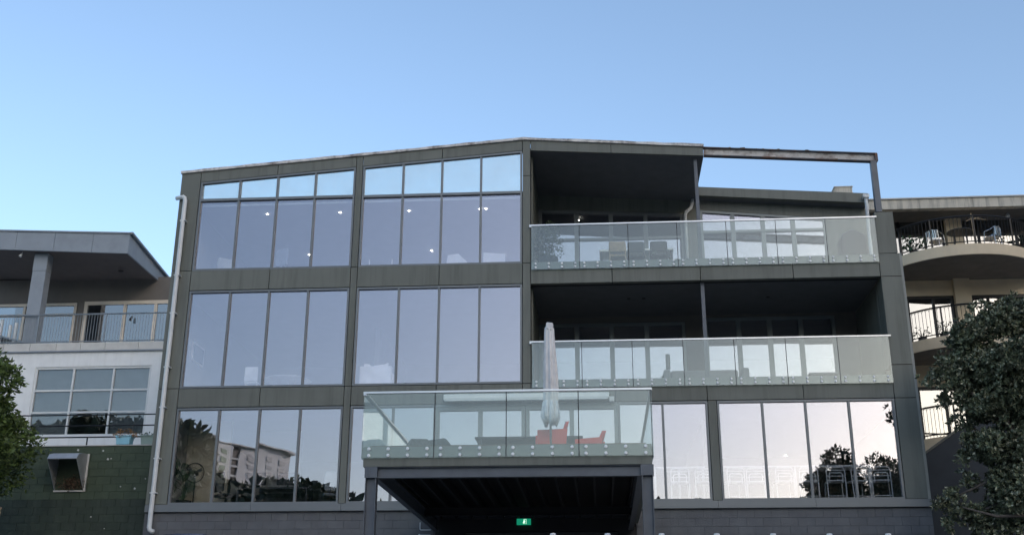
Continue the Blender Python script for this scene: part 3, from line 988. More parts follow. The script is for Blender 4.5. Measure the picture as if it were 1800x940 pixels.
def red_chair(label, loc, rz):
    c = thing('red_chair', label, 'chair', loc, 'red plastic chairs on the deck', local=True, rz=rz)
    MB().prism([(-0.25, 0.42), (0.25, 0.42), (0.25, 0.455), (-0.25, 0.455)], -0.24, 0.24).build('seat', 'red', c, bevel=0.012)
    mb = MB()
    vs, fs = [], []
    nx, nz = 8, 7
    for layer in (0, 0.02):
        for j in range(nz + 1):
            f = j / nz
            hw = 0.25 - 0.05 * f - (0.11 * max(0, f - 0.75) / 0.25)
            for i in range(nx + 1):
                u = i / nx * 2 - 1
                vs.append((u * hw, 0.24 + 0.13 * f - 0.05 * (1 - u * u) * 0 + layer - 0.06 * u * u, 0.43 + 0.47 * f - 0.02 * u * u * f))
    n1 = (nx + 1) * (nz + 1)
    for j in range(nz):
        for i in range(nx):
            a = j * (nx + 1) + i
            fs.append((a, a + 1, a + nx + 2, a + nx + 1))
            fs.append((n1 + a + nx + 1, n1 + a + nx + 2, n1 + a + 1, n1 + a))
    for i in range(nx):
        a = nz * (nx + 1) + i
        fs.append((a, a + 1, n1 + a + 1, n1 + a))
        fs.append((i + 1, i, n1 + i, n1 + i + 1))
    for j in range(nz):
        a = j * (nx + 1)
        fs.append((a, a + nx + 1, n1 + a + nx + 1, n1 + a))
        a += nx
        fs.append((a + nx + 1, a, n1 + a, n1 + a + nx + 1))
    mb.add(vs, fs).build('backrest', 'red', c, smooth=True)
    for s in (-1, 1):
        MB().prism([(-0.27, 0.0), (-0.19, 0.0), (-0.15, 0.3), (0.12, 0.3), (0.18, 0.0), (0.26, 0.0), (0.33, 0.70), (-0.25, 0.665)], s * 0.27 - 0.022, s * 0.27 + 0.022, axis='x').build('armrest', 'red', c)
    return c


red_chair('red armchair beside the closed umbrella pole, the taller of the two', (-0.95, -5.75, DZ), -PI / 2 + 0.12)
red_chair('red chair at the end of the dark table, mostly hidden by the deck edge', (-0.2, -5.42, DZ), -PI / 2 - 0.1).scale = (0.92, 0.92, 0.84)
tb = thing('outdoor_table', 'long dark outdoor table on the glass-sided deck', 'table', (-1.4, -4.6, DZ), local=True)
MB().box(-1.09, 1.09, -0.45, 0.45, 0.71, 0.75).build('tabletop', 'tabledark', tb, bevel=0.008)
for sx in (-1, 1):
    for sy in (-1, 1):
        MB().box(sx * 0.98 - .035, sx * 0.98 + .035, sy * .38 - .035, sy * .38 + .035, 0, 0.71).build('leg', 'tabledark', tb)


def lounge_chair(label, loc, rz, wd):
    c = thing('lounge_chair', label, 'chair', loc, 'grey lounge chairs on the deck', local=True, rz=rz)
    MB().prism([(-0.35, 0.30), (0.35, 0.28), (0.35, 0.36), (-0.35, 0.40)], -wd / 2, wd / 2, axis='x').build('seat', 'greyplastic', c, bevel=0.02)
    mb = MB()
    prof = [(-wd / 2, 0.36), (wd / 2, 0.36), (wd / 2 - .02, 0.60), (wd / 2 - .12, 0.74), (-wd / 2 + .14, 0.76), (-wd / 2 + .03, 0.64)]
    mb.prism(prof, 0.30, 0.38).build('backrest', 'greyplastic', c, bevel=0.02)
    for s in (-1, 1):
        MB().prism([(-0.33, 0.36), (0.30, 0.36), (0.30, 0.58), (-0.28, 0.5)], s * wd / 2 - .03, s * wd / 2 + .03, axis='x').build('armrest', 'greyplastic', c, bevel=0.015)
        for y0 in (-0.28, 0.28):
            MB().bar((s * (wd / 2 - .06), y0, 0.31), (s * (wd / 2 - .02), y0 * 1.1, 0), 0.04, 0.04).build('leg', 'black', c)
    return c


lounge_chair('dark grey lounge chair at the corner of the deck glass, the narrower one', (-4.15 + .35, -4.6, DZ), PI + 0.5, 0.6)
lounge_chair('dark grey lounge chair between the corner one and the dark table', (-3.2, -4.5, DZ), PI - 0.35, 0.72)

# ------------------------------------------------------------------ things on the balconies
def shrub(name, label, cat, base, pot, c, rad, n, leaf, per, material, seed, potmat='pot', stems=4):
    rng = np.random.default_rng(seed)
    r = thing(name, label, cat, base)
    px, pz = pot
    MB().lathe([(px * 0.8, 0), (px, pz), (px * 0.9, pz), (px * 0.88, pz - 0.03), (0.0, pz - 0.03)], base, 18, cap=True).build('pot', potmat, r, smooth=False)
    mb = MB()
    cl = rand_clumps(rng, c, rad, n, min(rad) * 0.35, min(rad) * 0.6)
    for k in cl[:stems]:
        mb.tube([(base[0], base[1], base[2] + pz - .04), ((base[0] + k[0]) / 2, (base[1] + k[1]) / 2, (base[2] + pz + k[2]) / 2 + .1), k[:3]], [0.018, 0.014, 0.006], 5)
    mb.build('stem', 'bark', r)
    p, nn = clump_points(rng, cl, per)
    leaves_obj('foliage', leaf_quads(rng, p, nn, leaf, 0.5, 0.9, 0.1), material, r)
    return r


shrub('potted_shrub', 'leafy shrub in a grey pot behind the top balcony glass', 'potted plant', (-1.22, 0.85, 11.45), (0.26, 0.62), (-1.15, 0.85, 12.35), (0.40, 0.35, 0.62), 22, 0.085, 2600, 'leafB', 4, 'bbqcover')


def balcony_chair(label, loc, rz, material):
    c = thing('bar_chair', label, 'chair', loc, 'high-backed chairs on the top balcony', local=True, rz=rz)
    MB().box(-0.22, 0.22, -0.22, 0.22, 0.60, 0.66).build('seat', material, c, bevel=0.015)
    MB().prism([(-0.22, 0.72), (0.22, 0.72), (0.2, 1.02), (-0.2, 1.02)], 0.2, 0.24).build('backrest', material, c, bevel=0.015)
    for sx in (-1, 1):
        for sy in (-1, 1):
            MB().bar((sx * .2, sy * .2, 1.0 if sy > 0 else 0.6), (sx * .23, sy * .23, 0), 0.035, 0.035).build('leg', material, c)
    MB().bar((-.21, -.21, 0.25), (.21, -.21, 0.25), 0.025, 0.025).build('stretcher', material, c)
    return c


balcony_chair('olive-toned high-backed chair nearest the potted shrub on the top balcony', (0.62, 1.0, 11.45), PI, 'wood')
balcony_chair('dark grey high-backed chair in the middle of the top balcony group', (1.12, 1.05, 11.45), PI, 'greyplastic')
balcony_chair('near-black high-backed chair nearest the white downpipe', (1.72, 1.05, 11.45), PI, 'tabledark')
bt = thing('bar_table', 'dark-framed high table behind the chairs on the top balcony', 'table', (1.15, 1.75, 11.45), local=True)
MB().box(-1.0, 1.0, -0.35, 0.35, 0.98, 1.03).build('tabletop', 'white', bt)
for sx in (-1, 1):
    for sy in (-1, 1):
        MB().box(sx * .95 - .03, sx * .95 + .03, sy * .3 - .03, sy * .3 + .03, 0, 0.98).build('leg', 'black', bt)
bq = thing('barbecue', 'hooded barbecue under a grey fitted cover at the open end of the top balcony', 'barbecue', (6.75, 0.75, 11.45))
mb = MB()
mb.prism([(6.42, 11.47), (7.12, 11.47), (7.10, 12.38), (6.98, 12.46), (6.80, 12.56), (6.72, 12.56), (6.52, 12.46), (6.44, 12.36)], 0.5, 1.05)
mb.build('cover', 'bbqcover', bq, bevel=0.05)
for x in (6.5, 7.04):
    MB().lathe([(0.05, 0), (0.05, 0.04)], (x, 0.78, 11.45), 10).build('wheel', 'black', bq)
so_ = thing('outdoor_sofa', 'low grey outdoor sofa on the middle balcony beside the post', 'sofa', (2.75, 1.3, 8.28))
MB().box(1.8, 3.85, 0.95, 1.7, 8.43, 8.72).build('seat', 'sofagrey', so_, bevel=0.04)
MB().box(1.95, 3.7, 1.62, 1.8, 8.6, 9.12).build('backrest', 'sofagrey', so_, bevel=0.05)
for x in (1.72, 3.72):
    MB().box(x, x + .18, 0.95, 1.8, 8.35, 8.98 if x < 2 else 9.0).build('armrest', 'sofagrey', so_, bevel=0.04)
for x in (1.8, 3.8):
    for y in (1.0, 1.7):
        MB().box(x - .03, x + .03, y - .03, y + .03, 8.28, 8.36).build('leg', 'black', so_)
po = thing('wooden_post_stool', 'slim dark upright lamp standing on the middle balcony beside the sofa', 'lamp', (1.9, 1.9, 8.28))
po.name = 'floor_lamp'
MB().lathe([(0.14, 0), (0.14, 0.02), (0.018, 0.04), (0.018, 1.0)], (1.9, 1.9, 8.28), 12).build('stand', 'channel', po)
MB().lathe([(0.06, 0.95), (0.06, 1.35)], (1.9, 1.9, 8.28), 12).build('lamp_shade', 'channel', po)
st = thing('side_table', 'small grey low table near the far end of the middle balcony', 'table', (5.8, 1.2, 8.28), local=True)
MB().box(-0.4, 0.4, -0.28, 0.28, 0.50, 0.55).build('tabletop', 'sofagrey', st, bevel=0.01)
for sx in (-1, 1):
    for sy in (-1, 1):
        MB().box(sx * .34 - .025, sx * .34 + .025, sy * .22 - .025, sy * .22 + .025, 0, 0.50).build('leg', 'sofagrey', st)

# ------------------------------------------------------------------ things inside, near the glass
ac = thing('armchair', 'white upholstered armchair with a cushion close to the first-floor glass', 'armchair', (-5.7, 0.75, 8.25))
MB().box(-6.12, -5.28, 0.42, 0.58, 8.30, 9.06).build('backrest', 'leather', ac, bevel=0.03)
MB().box(-6.08, -5.32, 0.58, 1.2, 8.35, 8.68).build('seat', 'leather', ac, bevel=0.04)
for x in (-6.14, -5.38):
    MB().box(x, x + .13, 0.59, 1.25, 8.30, 8.9).build('armrest', 'leather', ac, bevel=0.03)
MB().prism([(-6.07, 8.9), (-5.9, 8.88), (-5.82, 9.08), (-5.92, 9.17), (-6.05, 9.17)], 0.6, 0.75).build('cushion', 'leather', ac, bevel=0.03)
MB().prism([(-5.8, 9.05), (-5.45, 9.05), (-5.40, 9.20), (-5.5, 9.15), (-5.78, 9.12)], 0.6, 0.74).build('cushion', 'leather', ac, bevel=0.02)


def shell_chair(label, loc, rz, hw):
    c = thing('dining_chair', label, 'chair', loc, 'white dining chairs behind the first-floor glass', local=True, rz=rz)
    MB().box(-hw, hw, -0.2, 0.22, 0.42, 0.47).build('seat', 'leather', c, bevel=0.02)
    MB().prism([(-hw, 0.47), (hw, 0.47), (hw * 0.95, 0.86), (-hw * 0.95, 0.86)], 0.2, 0.25).build('backrest', 'leather', c, bevel=0.02)
    for sx in (-1, 1):
        for sy in (-1, 1):
            MB().bar((sx * hw * .8, sy * .17, 0.42), (sx * hw, sy * .21, 0), 0.03, 0.03).build('leg', 'leather', c)


shell_chair('white slatted dining chair with its back against the first-floor glass', (-9.0, 0.75, 8.25), PI, 0.18)
shell_chair('white dining chair seen edge-on at the end of the round white table', (-7.82, 1.5, 8.25), PI * 0.4, 0.2)
rt = thing('round_table', 'round white table behind the first-floor glass beside the slatted chair', 'table', (-8.3, 1.5, 8.25), local=True)
MB().lathe([(0.0, 0.705), (0.62, 0.705), (0.64, 0.72), (0.62, 0.735), (0, 0.735)], n=40, cap=False).build('tabletop', 'leather', rt)
MB().lathe([(0.3, 0), (0.28, 0.03), (0.04, 0.06), (0.04, 0.705)], n=20).build('pedestal', 'leather', rt)
pf = thing('wall_picture', 'framed picture hanging on the white wall inside the first-floor corner window', 'picture', (-10.895, 1.6, 9.45))
MB().box(-10.899, -10.87, 1.15, 2.05, 9.5, 10.05).build('frame', 'leather', pf)
MB().box(-10.872, -10.866, 1.22, 1.98, 9.57, 9.98).build('print', 'sofagrey', pf)

fn = thing('pedestal_fan', 'black pedestal fan standing behind the ground-floor corner glass', 'fan', (-10.38, 0.85, 5.36), local=True)
mb = MB()
for rr, yy in ((0.25, 0.0), (0.235, -0.06), (0.12, -0.085), (0.235, 0.06)):
    pts = [(rr * math.cos(2 * PI * i / 28), yy, 1.06 + rr * math.sin(2 * PI * i / 28)) for i in range(29)]
    mb.tube(pts, 0.012 if rr == 0.25 else 0.005, 5, cap=False)
for i in range(24):
    t = 2 * PI * i / 24
    mb.tube([(0.03 * math.cos(t), -0.09, 1.06 + 0.03 * math.sin(t)), (0.16 * math.cos(t), -0.08, 1.06 + 0.16 * math.sin(t)), (0.245 * math.cos(t), 0, 1.06 + 0.245 * math.sin(t))], 0.0025, 3)
mb.build('guard', 'black', fn)
for i in range(3):
    t = 2 * PI * i / 3 + 0.4
    MB().add([(0.03 * math.cos(t), 0.0, 1.06 + 0.03 * math.sin(t)), (0.2 * math.cos(t - .3), -0.03, 1.06 + 0.2 * math.sin(t - .3)), (0.22 * math.cos(t + .3), 0.03, 1.06 + 0.22 * math.sin(t + .3)),
              (0.03 * math.cos(t + 1), 0.01, 1.06 + 0.03 * math.sin(t + 1))], [(0, 1, 2, 3)]).build('blade', 'chrome', fn)
mb = MB().lathe([(0.05, -0.06), (0.07, 0), (0.05, 0.1)], n=12)
mb.v = [(p[0], p[2] + 0.08, p[1] + 1.06) for p in mb.v]
mb.build('motor', 'black', fn)
MB().tube([(0, 0.08, 0.02), (0, 0.08, 1.0)], 0.016, 8).build('pole', 'black', fn)
MB().lathe([(0.2, 0), (0.2, 0.015), (0.03, 0.04)], (0, 0.08, 0), 20).build('base', 'black', fn)

mo = thing('potted_monstera', 'dark split-leaf house plant in a pot behind the ground-floor corner glass', 'potted plant', (-10.62, 0.9, 5.36))
MB().lathe([(0.16, 0), (0.2, 0.36), (0.18, 0.36), (0.17, 0.32), (0, 0.32)], (-10.62, 0.9, 5.36), 18).build('pot', 'pot', mo)
rng = np.random.default_rng(12)
mbs = MB()
for k in range(15):
    t = rng.uniform(0, 2 * PI)
    hgt = rng.uniform(0.45, 1.35)
    rad = rng.uniform(0.05, 0.28)
    tip = Vector((-10.62 + rad * math.cos(t), 0.9 + rad * math.sin(t) * 0.7, 5.36 + hgt))
    mbs.tube([(-10.62, 0.9, 5.66), (-10.62 + rad * 0.4 * math.cos(t), 0.9 + rad * 0.4 * math.sin(t), 5.5 + hgt * 0.7), tip], 0.008, 5)
    s = rng.uniform(0.15, 0.27)
    vs, fs = [], []
    ang = rng.uniform(-0.9, 0.9)
    spine = Vector((math.sin(ang), -0.25, -math.cos(ang) * 0.6 + 0.3)).normalized()
    sidev = spine.cross(Vector((0.1, -1, 0.35))).normalized()
    for q in range(7):       # split fingers each side of the midrib
        f = q / 7
        wq = s * (0.65 * math.sin(PI * min(1, 0.22 + f * 0.78)) + 0.05)
        for sg in (-1, 1):
            a0 = tip + spine * s * f
            a1 = tip + spine * s * (f + 0.105)
            b0 = a0 + sidev * sg * wq + spine * s * 0.10
            b1 = a1 + sidev * sg * wq * 0.92 + spine * s * 0.06
            n = len(vs)
            vs += [a0, a1, b1, b0]
            fs.append((n, n + 1, n + 2, n + 3))
    MB().add(vs, fs).build('leaf', 'leafP', mo, fix=False)
mbs.build('stem', 'leafP', mo)


def office_chair(label, loc, rz, material):
    c = thing('office_chair', label, 'chair', loc, 'office chairs behind the glass', local=True, rz=rz)
    MB().box(-0.24, 0.24, -0.23, 0.23, 0.46, 0.54).build('seat', material, c, bevel=0.03)
    MB().prism([(-0.2, 0.58), (0.2, 0.58), (0.24, 0.85), (0.2, 1.08), (-0.2, 1.08), (-0.24, 0.85)], 0.22, 0.27).build('backrest', material, c, bevel=0.02)
    MB().tube([(0, 0, 0.08), (0, 0, 0.46)], 0.03, 8).bar((0, 0.1, 0.46), (0, 0.26, 0.7), 0.06, 0.03).build('stem', 'black', c)
    mb = MB()
    for i in range(5):
        t = 2 * PI * i / 5
        mb.bar((0, 0, 0.09), (0.3 * math.cos(t), 0.3 * math.sin(t), 0.05), 0.04, 0.03)
    mb.build('base', 'black', c)
    return c


office_chair('black office chair behind the ground-floor glass beside the fan', (-9.6, 1.15, 5.36), PI * 0.8, 'black')
office_pale = office_chair('pale mesh-backed office chair alone behind the ground-floor glass beside the deck', (-6.85, 1.2, 5.36), PI * 1.1, 'railgrey')
office_chair('black office chair with its slim back leaning between two desks', (-9.0, 1.9, 5.36), PI * 0.3, 'black')
dk_ = thing('office_desk', 'dark office desk with screens behind the ground-floor glass', 'desk', (-8.5, 1.4, 5.36))
MB().box(-9.35, -7.4, 1.0, 1.7, 6.02, 6.06).build('desktop', 'tabledark', dk_)
MB().box(-9.3, -9.25, 1.05, 1.65, 5.36, 6.02).box(-7.5, -7.45, 1.05, 1.65, 5.36, 6.02).build('side_panel', 'tabledark', dk_)
MB().box(-9.25, -7.5, 1.6, 1.63, 5.5, 6.0).build('modesty_panel', 'tabledark', dk_)
mn = None
for (x, lab) in ((-8.9, 'black computer screen on the dark desk at its fan end'), (-8.05, 'black computer screen on the dark desk at its deck end')):
    mo_ = thing('computer_monitor', lab, 'monitor', (x, 1.3, 6.06), 'screens on the office desk', local=True)
    MB().box(-.28, .28, -.02, .02, 0.1, 0.42).build('screen', 'black', mo_)
    MB().box(-.1, .1, -.08, .08, 0, 0.012).box(-.02, .02, .02, .04, 0.012, 0.2).build('stand', 'black', mo_)


bd = thing('display_board', 'pale pointed board leaning inside the upper glass beside the balcony column', 'board', (-2.5, 1.1, 11.45))
MB().prism([(-3.0, 11.5), (-2.42, 11.5), (-2.40, 12.28), (-3.0, 12.33)], 1.0, 1.04).build('panel', 'white', bd)
MB().bar((-2.7, 1.06, 12.1), (-2.7, 1.5, 11.45), .04, .03).build('strut', 'rail', bd)
bd = thing('display_board', 'pale slanted board inside the upper glass, second pane from the balcony column', 'board', (-3.7, 1.1, 11.45))
MB().prism([(-4.07, 11.5), (-3.2, 11.5), (-3.36, 11.98), (-3.68, 12.32), (-3.97, 12.28)], 1.0, 1.04).build('panel', 'white', bd)
MB().bar((-3.75, 1.06, 12.1), (-3.75, 1.5, 11.45), .04, .03).build('strut', 'rail', bd)
for (x, lab) in ((-6.12, 'thin white stand beside the window column on the upper floor'), (-5.5, 'thin white stand in the first upper pane past the window column')):
    sn = thing('display_stand', lab, 'stand', (x, 1.0, 11.45), 'thin white stands on the upper floor')
    MB().tube([(x, 1.0, 11.47), (x, 1.0, 12.2)], 0.016, 6).build('pole', 'leather', sn)
    MB().lathe([(.14, 0), (.14, .015), (.02, .03)], (x, 1.0, 11.45), 14).build('base', 'leather', sn)
dup(office_pale, (-8.4, 1.1, 11.45), 2.6, 'pale office chair behind the upper glass, third pane from the downpipe')
dup(office_pale, (-10.2, 1.3, 11.45), 0.5, 'pale office chair behind the upper glass in the corner pane by the downpipe')


def bar_stool(label, loc, rz):
    c = thing('bar_stool', label, 'bar stool', loc, 'white wire-framed bar stools behind the ground-floor glass', local=True, rz=rz)

    def loop(w, z0, z1, y0, y1, r):
        pts = [(-w, y0, z0), (-w, (y0 + y1) / 2, (z0 + z1) / 2), (-w, y1, z1 - r), (-w + r * .3, y1, z1 - r * .3), (-w + r, y1, z1), (w - r, y1, z1), (w - r * .3, y1, z1 - r * .3), (w, y1, z1 - r), (w, (y0 + y1) / 2, (z0 + z1) / 2), (w, y0, z0)]
        return MB().tube(pts, 0.014, 6)
    loop(0.22, 0.0, 1.0, -0.24, -0.16, 0.07).build('back_frame', 'leather', c)
    loop(0.16, 0.62, 0.86, -0.17, -0.17, 0.05).build('inner_frame', 'leather', c)
    MB().box(-0.2, 0.2, -0.18, 0.2, 0.66, 0.69).build('seat', 'leather', c, bevel=0.01)
    MB().tube([(-0.2, 0.19, 0.66), (-0.23, 0.25, 0)], 0.014, 6).build('leg', 'leather', c)
    MB().tube([(0.2, 0.19, 0.66), (0.23, 0.25, 0)], 0.014, 6).build('leg', 'leather', c)
    for z in (0.92, 0.78, 0.3):
        MB().tube([(-0.2, -0.17 - 0.05 * (1 - z), z), (0.2, -0.17 - 0.05 * (1 - z), z)], 0.011, 5).build('crossbar', 'leather', c)
    return c


first = None
labs = ['white wire bar stool behind the glass beside the deck post, first of the row', 'white wire bar stool second from the deck post, before the grey column',
        'white wire bar stool just past the grey window column', 'white wire bar stool second past the grey window column',
        'white wire bar stool in the wide window above the small mirrored shrub', 'white wire bar stool just before the big mirrored tree',
        'white wire bar stool in front of the big mirrored tree', 'white wire bar stool between the two mirrored trees', 'white wire bar stool beside the last pane edge by the corner column']
for i, x in enumerate((1.98, 2.58, 3.3, 3.85, 4.5, 5.15, 5.75, 6.3, 6.85)):
    z = 5.36
    if first is None:
        first = bar_stool(labs[0], (x, 0.75, z), 0)
    else:
        dup(first, (x, 0.75 + 0.05 * (i % 2), z), 0.12 * ((i * 7) % 5 - 2), labs[i])
for (x0, x1, lab) in ((1.35, 2.65, 'long white-edged bar table behind the glass between deck and grey column'), (3.0, 6.75, 'long white-edged bar table behind the widest ground-floor window')):
    t_ = thing('bar_table', lab, 'table', ((x0 + x1) / 2, 1.2, 5.36), 'white bar tables behind the ground-floor glass')
    MB().box(x0, x1, 1.1, 1.7, 6.46, 6.50).build('tabletop', 'leather', t_)
    for x in (x0 + .05, (x0 + x1) / 2, x1 - .05):
        MB().box(x - .025, x + .025, 1.12, 1.17, 5.36, 6.46).build('leg', 'leather', t_)

# ------------------------------------------------------------------ neighbour with the wide eaves
LB = thing('neighbouring_house', 'white house with deep grey eaves, a long balcony and a green block base', 'house', (-16.5, 9.0, 3.0))
LY = 8.0
fx = [-22.5, -21.48, -20.10, -18.71, -17.33, -16.02]
ft = lambda x: 16.16 - (x + 22) * 0.048
fb = lambda x: 15.50 - (x + 22) * 0.058
for a, b in zip(fx[:-1], fx[1:]):
    MB().prism([(a + .006, fb(a)), (b - .006, fb(b)), (b - .006, ft(b)), (a + .006, ft(a))], LY - 0.25, LY - 0.18).build('fascia_panel', 'bronze', LB)
MB().prism([(-22.5, ft(-22.5)), (-16.0, ft(-16.0)), (-16.0, ft(-16) + .05), (-22.5, ft(-22.5) + .05)], LY - 0.29, LY - .1).build('gutter', 'bronze', LB)
# eaves slope down to the rear along the side
xe = -16.02
MB().add([(xe - .06, LY - .18, fb(xe)), (xe, LY - .18, fb(xe)), (xe, LY - .18, ft(xe)), (xe - .06, LY - .18, ft(xe)),
          (xe - .02, 12.6, 15.12), (xe + .04, 12.6, 15.12), (xe + .04, 12.6, 15.30), (xe - .02, 12.6, 15.30)],
         [(0, 1, 2, 3), (7, 6, 5, 4), (0, 4, 5, 1), (1, 5, 6, 2), (2, 6, 7, 3), (3, 7, 4, 0)]).build('side_fascia', 'bronze', LB)
MB().add([(xe - .02, LY - .25, ft(xe)), (xe + .09, LY - .25, ft(xe)), (xe + .09, LY - .25, ft(xe) + .07), (xe - .02, LY - .25, ft(xe) + .07),
          (xe + .02, 12.6, 15.31), (xe + .13, 12.6, 15.31), (xe + .13, 12.6, 15.38), (xe + .02, 12.6, 15.38)],
         [(0, 1, 2, 3), (7, 6, 5, 4), (0, 4, 5, 1), (1, 5, 6, 2), (2, 6, 7, 3), (3, 7, 4, 0)]).build('side_gutter', 'bronze', LB)
MB().add([(-22.5, LY - .17, fb(-22.5) + .01), (xe - .061, LY - .17, fb(xe) + .01), (xe - .021, 12.6, 15.13), (-22.5, 12.6, 15.13),
          (-22.5, LY - .17, fb(-22.5) + .06), (xe - .061, LY - .17, fb(xe) + .06), (xe - .021, 12.6, 15.18), (-22.5, 12.6, 15.18)],
         [(0, 1, 2, 3), (7, 6, 5, 4), (0, 4, 5, 1), (1, 5, 6, 2), (2, 6, 7, 3), (3, 7, 4, 0)]).build('soffit', 'leftsoffit', LB)
MB().add([(-22.5, LY - .17, 16.0), (xe - .07, LY - .17, 15.75), (xe - .03, 12.6, 15.3), (-22.5, 12.6, 15.3)], [(0, 1, 2, 3)]).build('roof', 'bronze', LB)
# column
cl = MB().box(-19.50, -19.02, LY + .05, LY + .42, 12.06, 14.7).build('column', 'bronze', LB)
MB().box(-19.505, -19.015, LY + .045, LY + .425, 14.71, fb(-19.2)).build('column_cap', 'bronze', cl)
# upper wall with joinery at y=10.5
LW = 10.5
mb = MB()
mb.box(-22.5, -15.0, LW, LW + .2, 14.30, 15.25).box(-18.9, -18.66, LW - .05, LW + .2, 12.0, 14.3)
mb.build('upper_wall', 'leftwall', LB)
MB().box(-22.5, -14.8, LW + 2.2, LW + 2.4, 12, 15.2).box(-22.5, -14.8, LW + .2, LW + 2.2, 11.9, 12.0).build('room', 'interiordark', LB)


def joinery(x0, x1, z0, z1, xm, fr, gl, y, fw, parent, transom=None, name='window', rows=None):
    mb = MB().box(x0, x0 + fw, y, y + .1, z0, z1).box(x1 - fw, x1, y, y + .1, z0, z1).box(x0 + fw, x1 - fw, y, y + .1, z1 - fw, z1).box(x0 + fw, x1 - fw, y, y + .1, z0, z0 + fw)
    f = mb.build(name, fr, parent)
    xs_ = [x0 + fw] + xm + [x1 - fw]
    zs_ = [z0 + fw] + (rows or []) + [z1 - fw]
    for x in xm:
        MB().box(x - fw * .4, x + fw * .4, y + .005, y + .095, z0 + fw, z1 - fw).build('mullion', fr, f)
    for z in rows or []:
        MB().box(x0 + fw, x1 - fw, y + .002, y + .09, z - fw * .4, z + fw * .4).build('transom', fr, f)
    for i in range(len(xs_) - 1):
        for j in range(len(zs_) - 1):
            g = gl[j] if isinstance(gl, (list, tuple)) else gl
            MB().box(xs_[i], xs_[i + 1], y + .05, y + .062, zs_[j], zs_[j + 1]).build('pane', g, f)
    return f


joinery(-22.4, -18.92, 12.0, 14.30, [-20.9], 'creamframe', 'tintglass', LW - .06, 0.10, LB, rows=[13.86])
joinery(-18.64, -14.9, 12.0, 14.34, [-17.1, -15.95], 'creamframe', 'tintglass', LW - .06, 0.13, LB, name='sliding_door')
# added panels behind the lower door glass, standing in for reflected sky
for (x0, x1) in ((-18.45, -17.2), (-16.65, -16.02), (-15.88, -15.0)):
    MB().box(x0, x1, LW + .10, LW + .11, 12.05, 13.62).build('privacy_film', 'bbqcover', LB)
# balcony slab with edge panels
MB().box(-22.5, -13.6, LY + .03, LW + .2, 11.76, 12.0).build('balcony_slab', 'white', LB)
px_ = [-22.5, -21.0, -20.05, -19.12, -18.20, -17.35, -16.5, -15.34, -14.2, -13.6]
for a, b in zip(px_[:-1], px_[1:]):
    MB().box(a + .008, b - .008, LY - .05, LY + .025, 11.78, 12.05).build('slab_panel', 'slabedge', LB)
MB().box(-22.5, -13.6, LY - .08, LY + .02, 11.735, 11.775).build('drip_strip', 'bronze', LB)
rl = MB().tube([(-22.5, LY - .02, 13.06), (-13.6, LY - .02, 13.06)], 0.028, 8).tube([(-22.5, LY - .02, 12.10), (-13.6, LY - .02, 12.10)], 0.02, 8).build('balcony_railing', 'railgrey', LB)
bm_ = None
x = -22.4
k = 0
while x < -13.7:
    o = MB().tube([(0, 0, 0), (0, 0, 0.95)], 0.0085, 6).build('baluster', 'railgrey', rl) if bm_ is None else link('baluster', bm_, rl)
    bm_ = o.data
    o.location = (x, LY - .02, 12.105)
    x += 0.1
for x in (-21.1, -18.97, -16.6, -14.4):
    MB().box(x - .025, x + .025, LY - .045, LY + .005, 12.03, 13.04).build('rail_post', 'railgrey', rl)
# white storey
mb = MB()
mb.box(-22.5, -18.84, LY, LY + .2, 3.0, 11.735).box(-14.82, -13.6, LY, LY + .2, 3.0, 11.735).box(-18.84, -14.82, LY, LY + .2, 11.23, 11.735).box(-18.84, -14.82, LY, LY + .2, 3.0, 8.87)
mb.build('white_wall', 'white', LB)
joinery(-18.84, -14.82, 8.87, 11.23, [-17.5, -16.12], 'greywindow', 'greyglass', LY + .03, 0.075, LB, rows=[9.68, 10.42])
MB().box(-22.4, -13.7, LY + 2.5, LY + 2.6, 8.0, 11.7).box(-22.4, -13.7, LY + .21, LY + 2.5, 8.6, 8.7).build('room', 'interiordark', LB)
MB().box(-18.8, -14.9, LY + .16, LY + .2, 9.75, 11.2).box(-18.8, -17.55, LY + .16, LY + .2, 8.9, 9.75).box(-16.08, -14.9, LY + .16, LY + .2, 8.9, 9.75).build('window_blind', 'blind', LB)
# green block base
GY = 1.5
mb = MB().box(-22.5, -11.26, GY + .017, GY + .3, 2.9, 7.27).build('green_wall', 'greenmortar', LB)
bm1 = {}
cnt = 0
for row in range(22):
    z1 = 7.262 - row * 0.2
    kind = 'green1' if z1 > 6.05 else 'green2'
    x = -11.27 - (0.2 if row % 2 else 0)
    while x > (-16.2 if z1 > 4.6 else -14) and z1 > 4.3:
        a, b = x - 0.4, x
        if row % 2 and x == -11.47 and False:
            pass
        cnt += 1
        if cnt <= 295 and not (-14.5 < (a + b) / 2 < -13.5 and 6.05 < z1 - .1 < 7.05):
            if kind not in bm1:
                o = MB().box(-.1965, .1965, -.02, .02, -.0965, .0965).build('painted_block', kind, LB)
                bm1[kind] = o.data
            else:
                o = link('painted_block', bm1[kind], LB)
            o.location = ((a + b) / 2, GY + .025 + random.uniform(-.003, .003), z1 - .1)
        x -= 0.4
MB().box(-22.5, -11.26, GY - .02, GY + .34, 7.271, 7.295).build('wall_capping', 'slabedge', LB)
mb = MB()
rng = np.random.default_rng(5)
for (x, z, s) in ((-13.05, 6.9, .05), (-12.95, 6.92, .03), (-12.22, 6.12, .045), (-11.95, 6.38, .03), (-12.6, 6.18, .03), (-13.3, 5.4, .03), (-12.9, 5.1, .025), (-13.9, 4.9, .03), (-13.2, 7.13, .04), (-13.9, 7.15, .05)):
    mb.prism([(x, z), (x + s, z - s * .3), (x + s * 1.3, z + s * .6), (x + s * .4, z + s)], GY - .001, GY + .004)
mb.build('paint_chip', 'chip', LB)
MB().box(-22.5, -11.26, GY + .34, LY - .001, 7.0, 7.2).build('terrace_slab', 'concrete', LB)
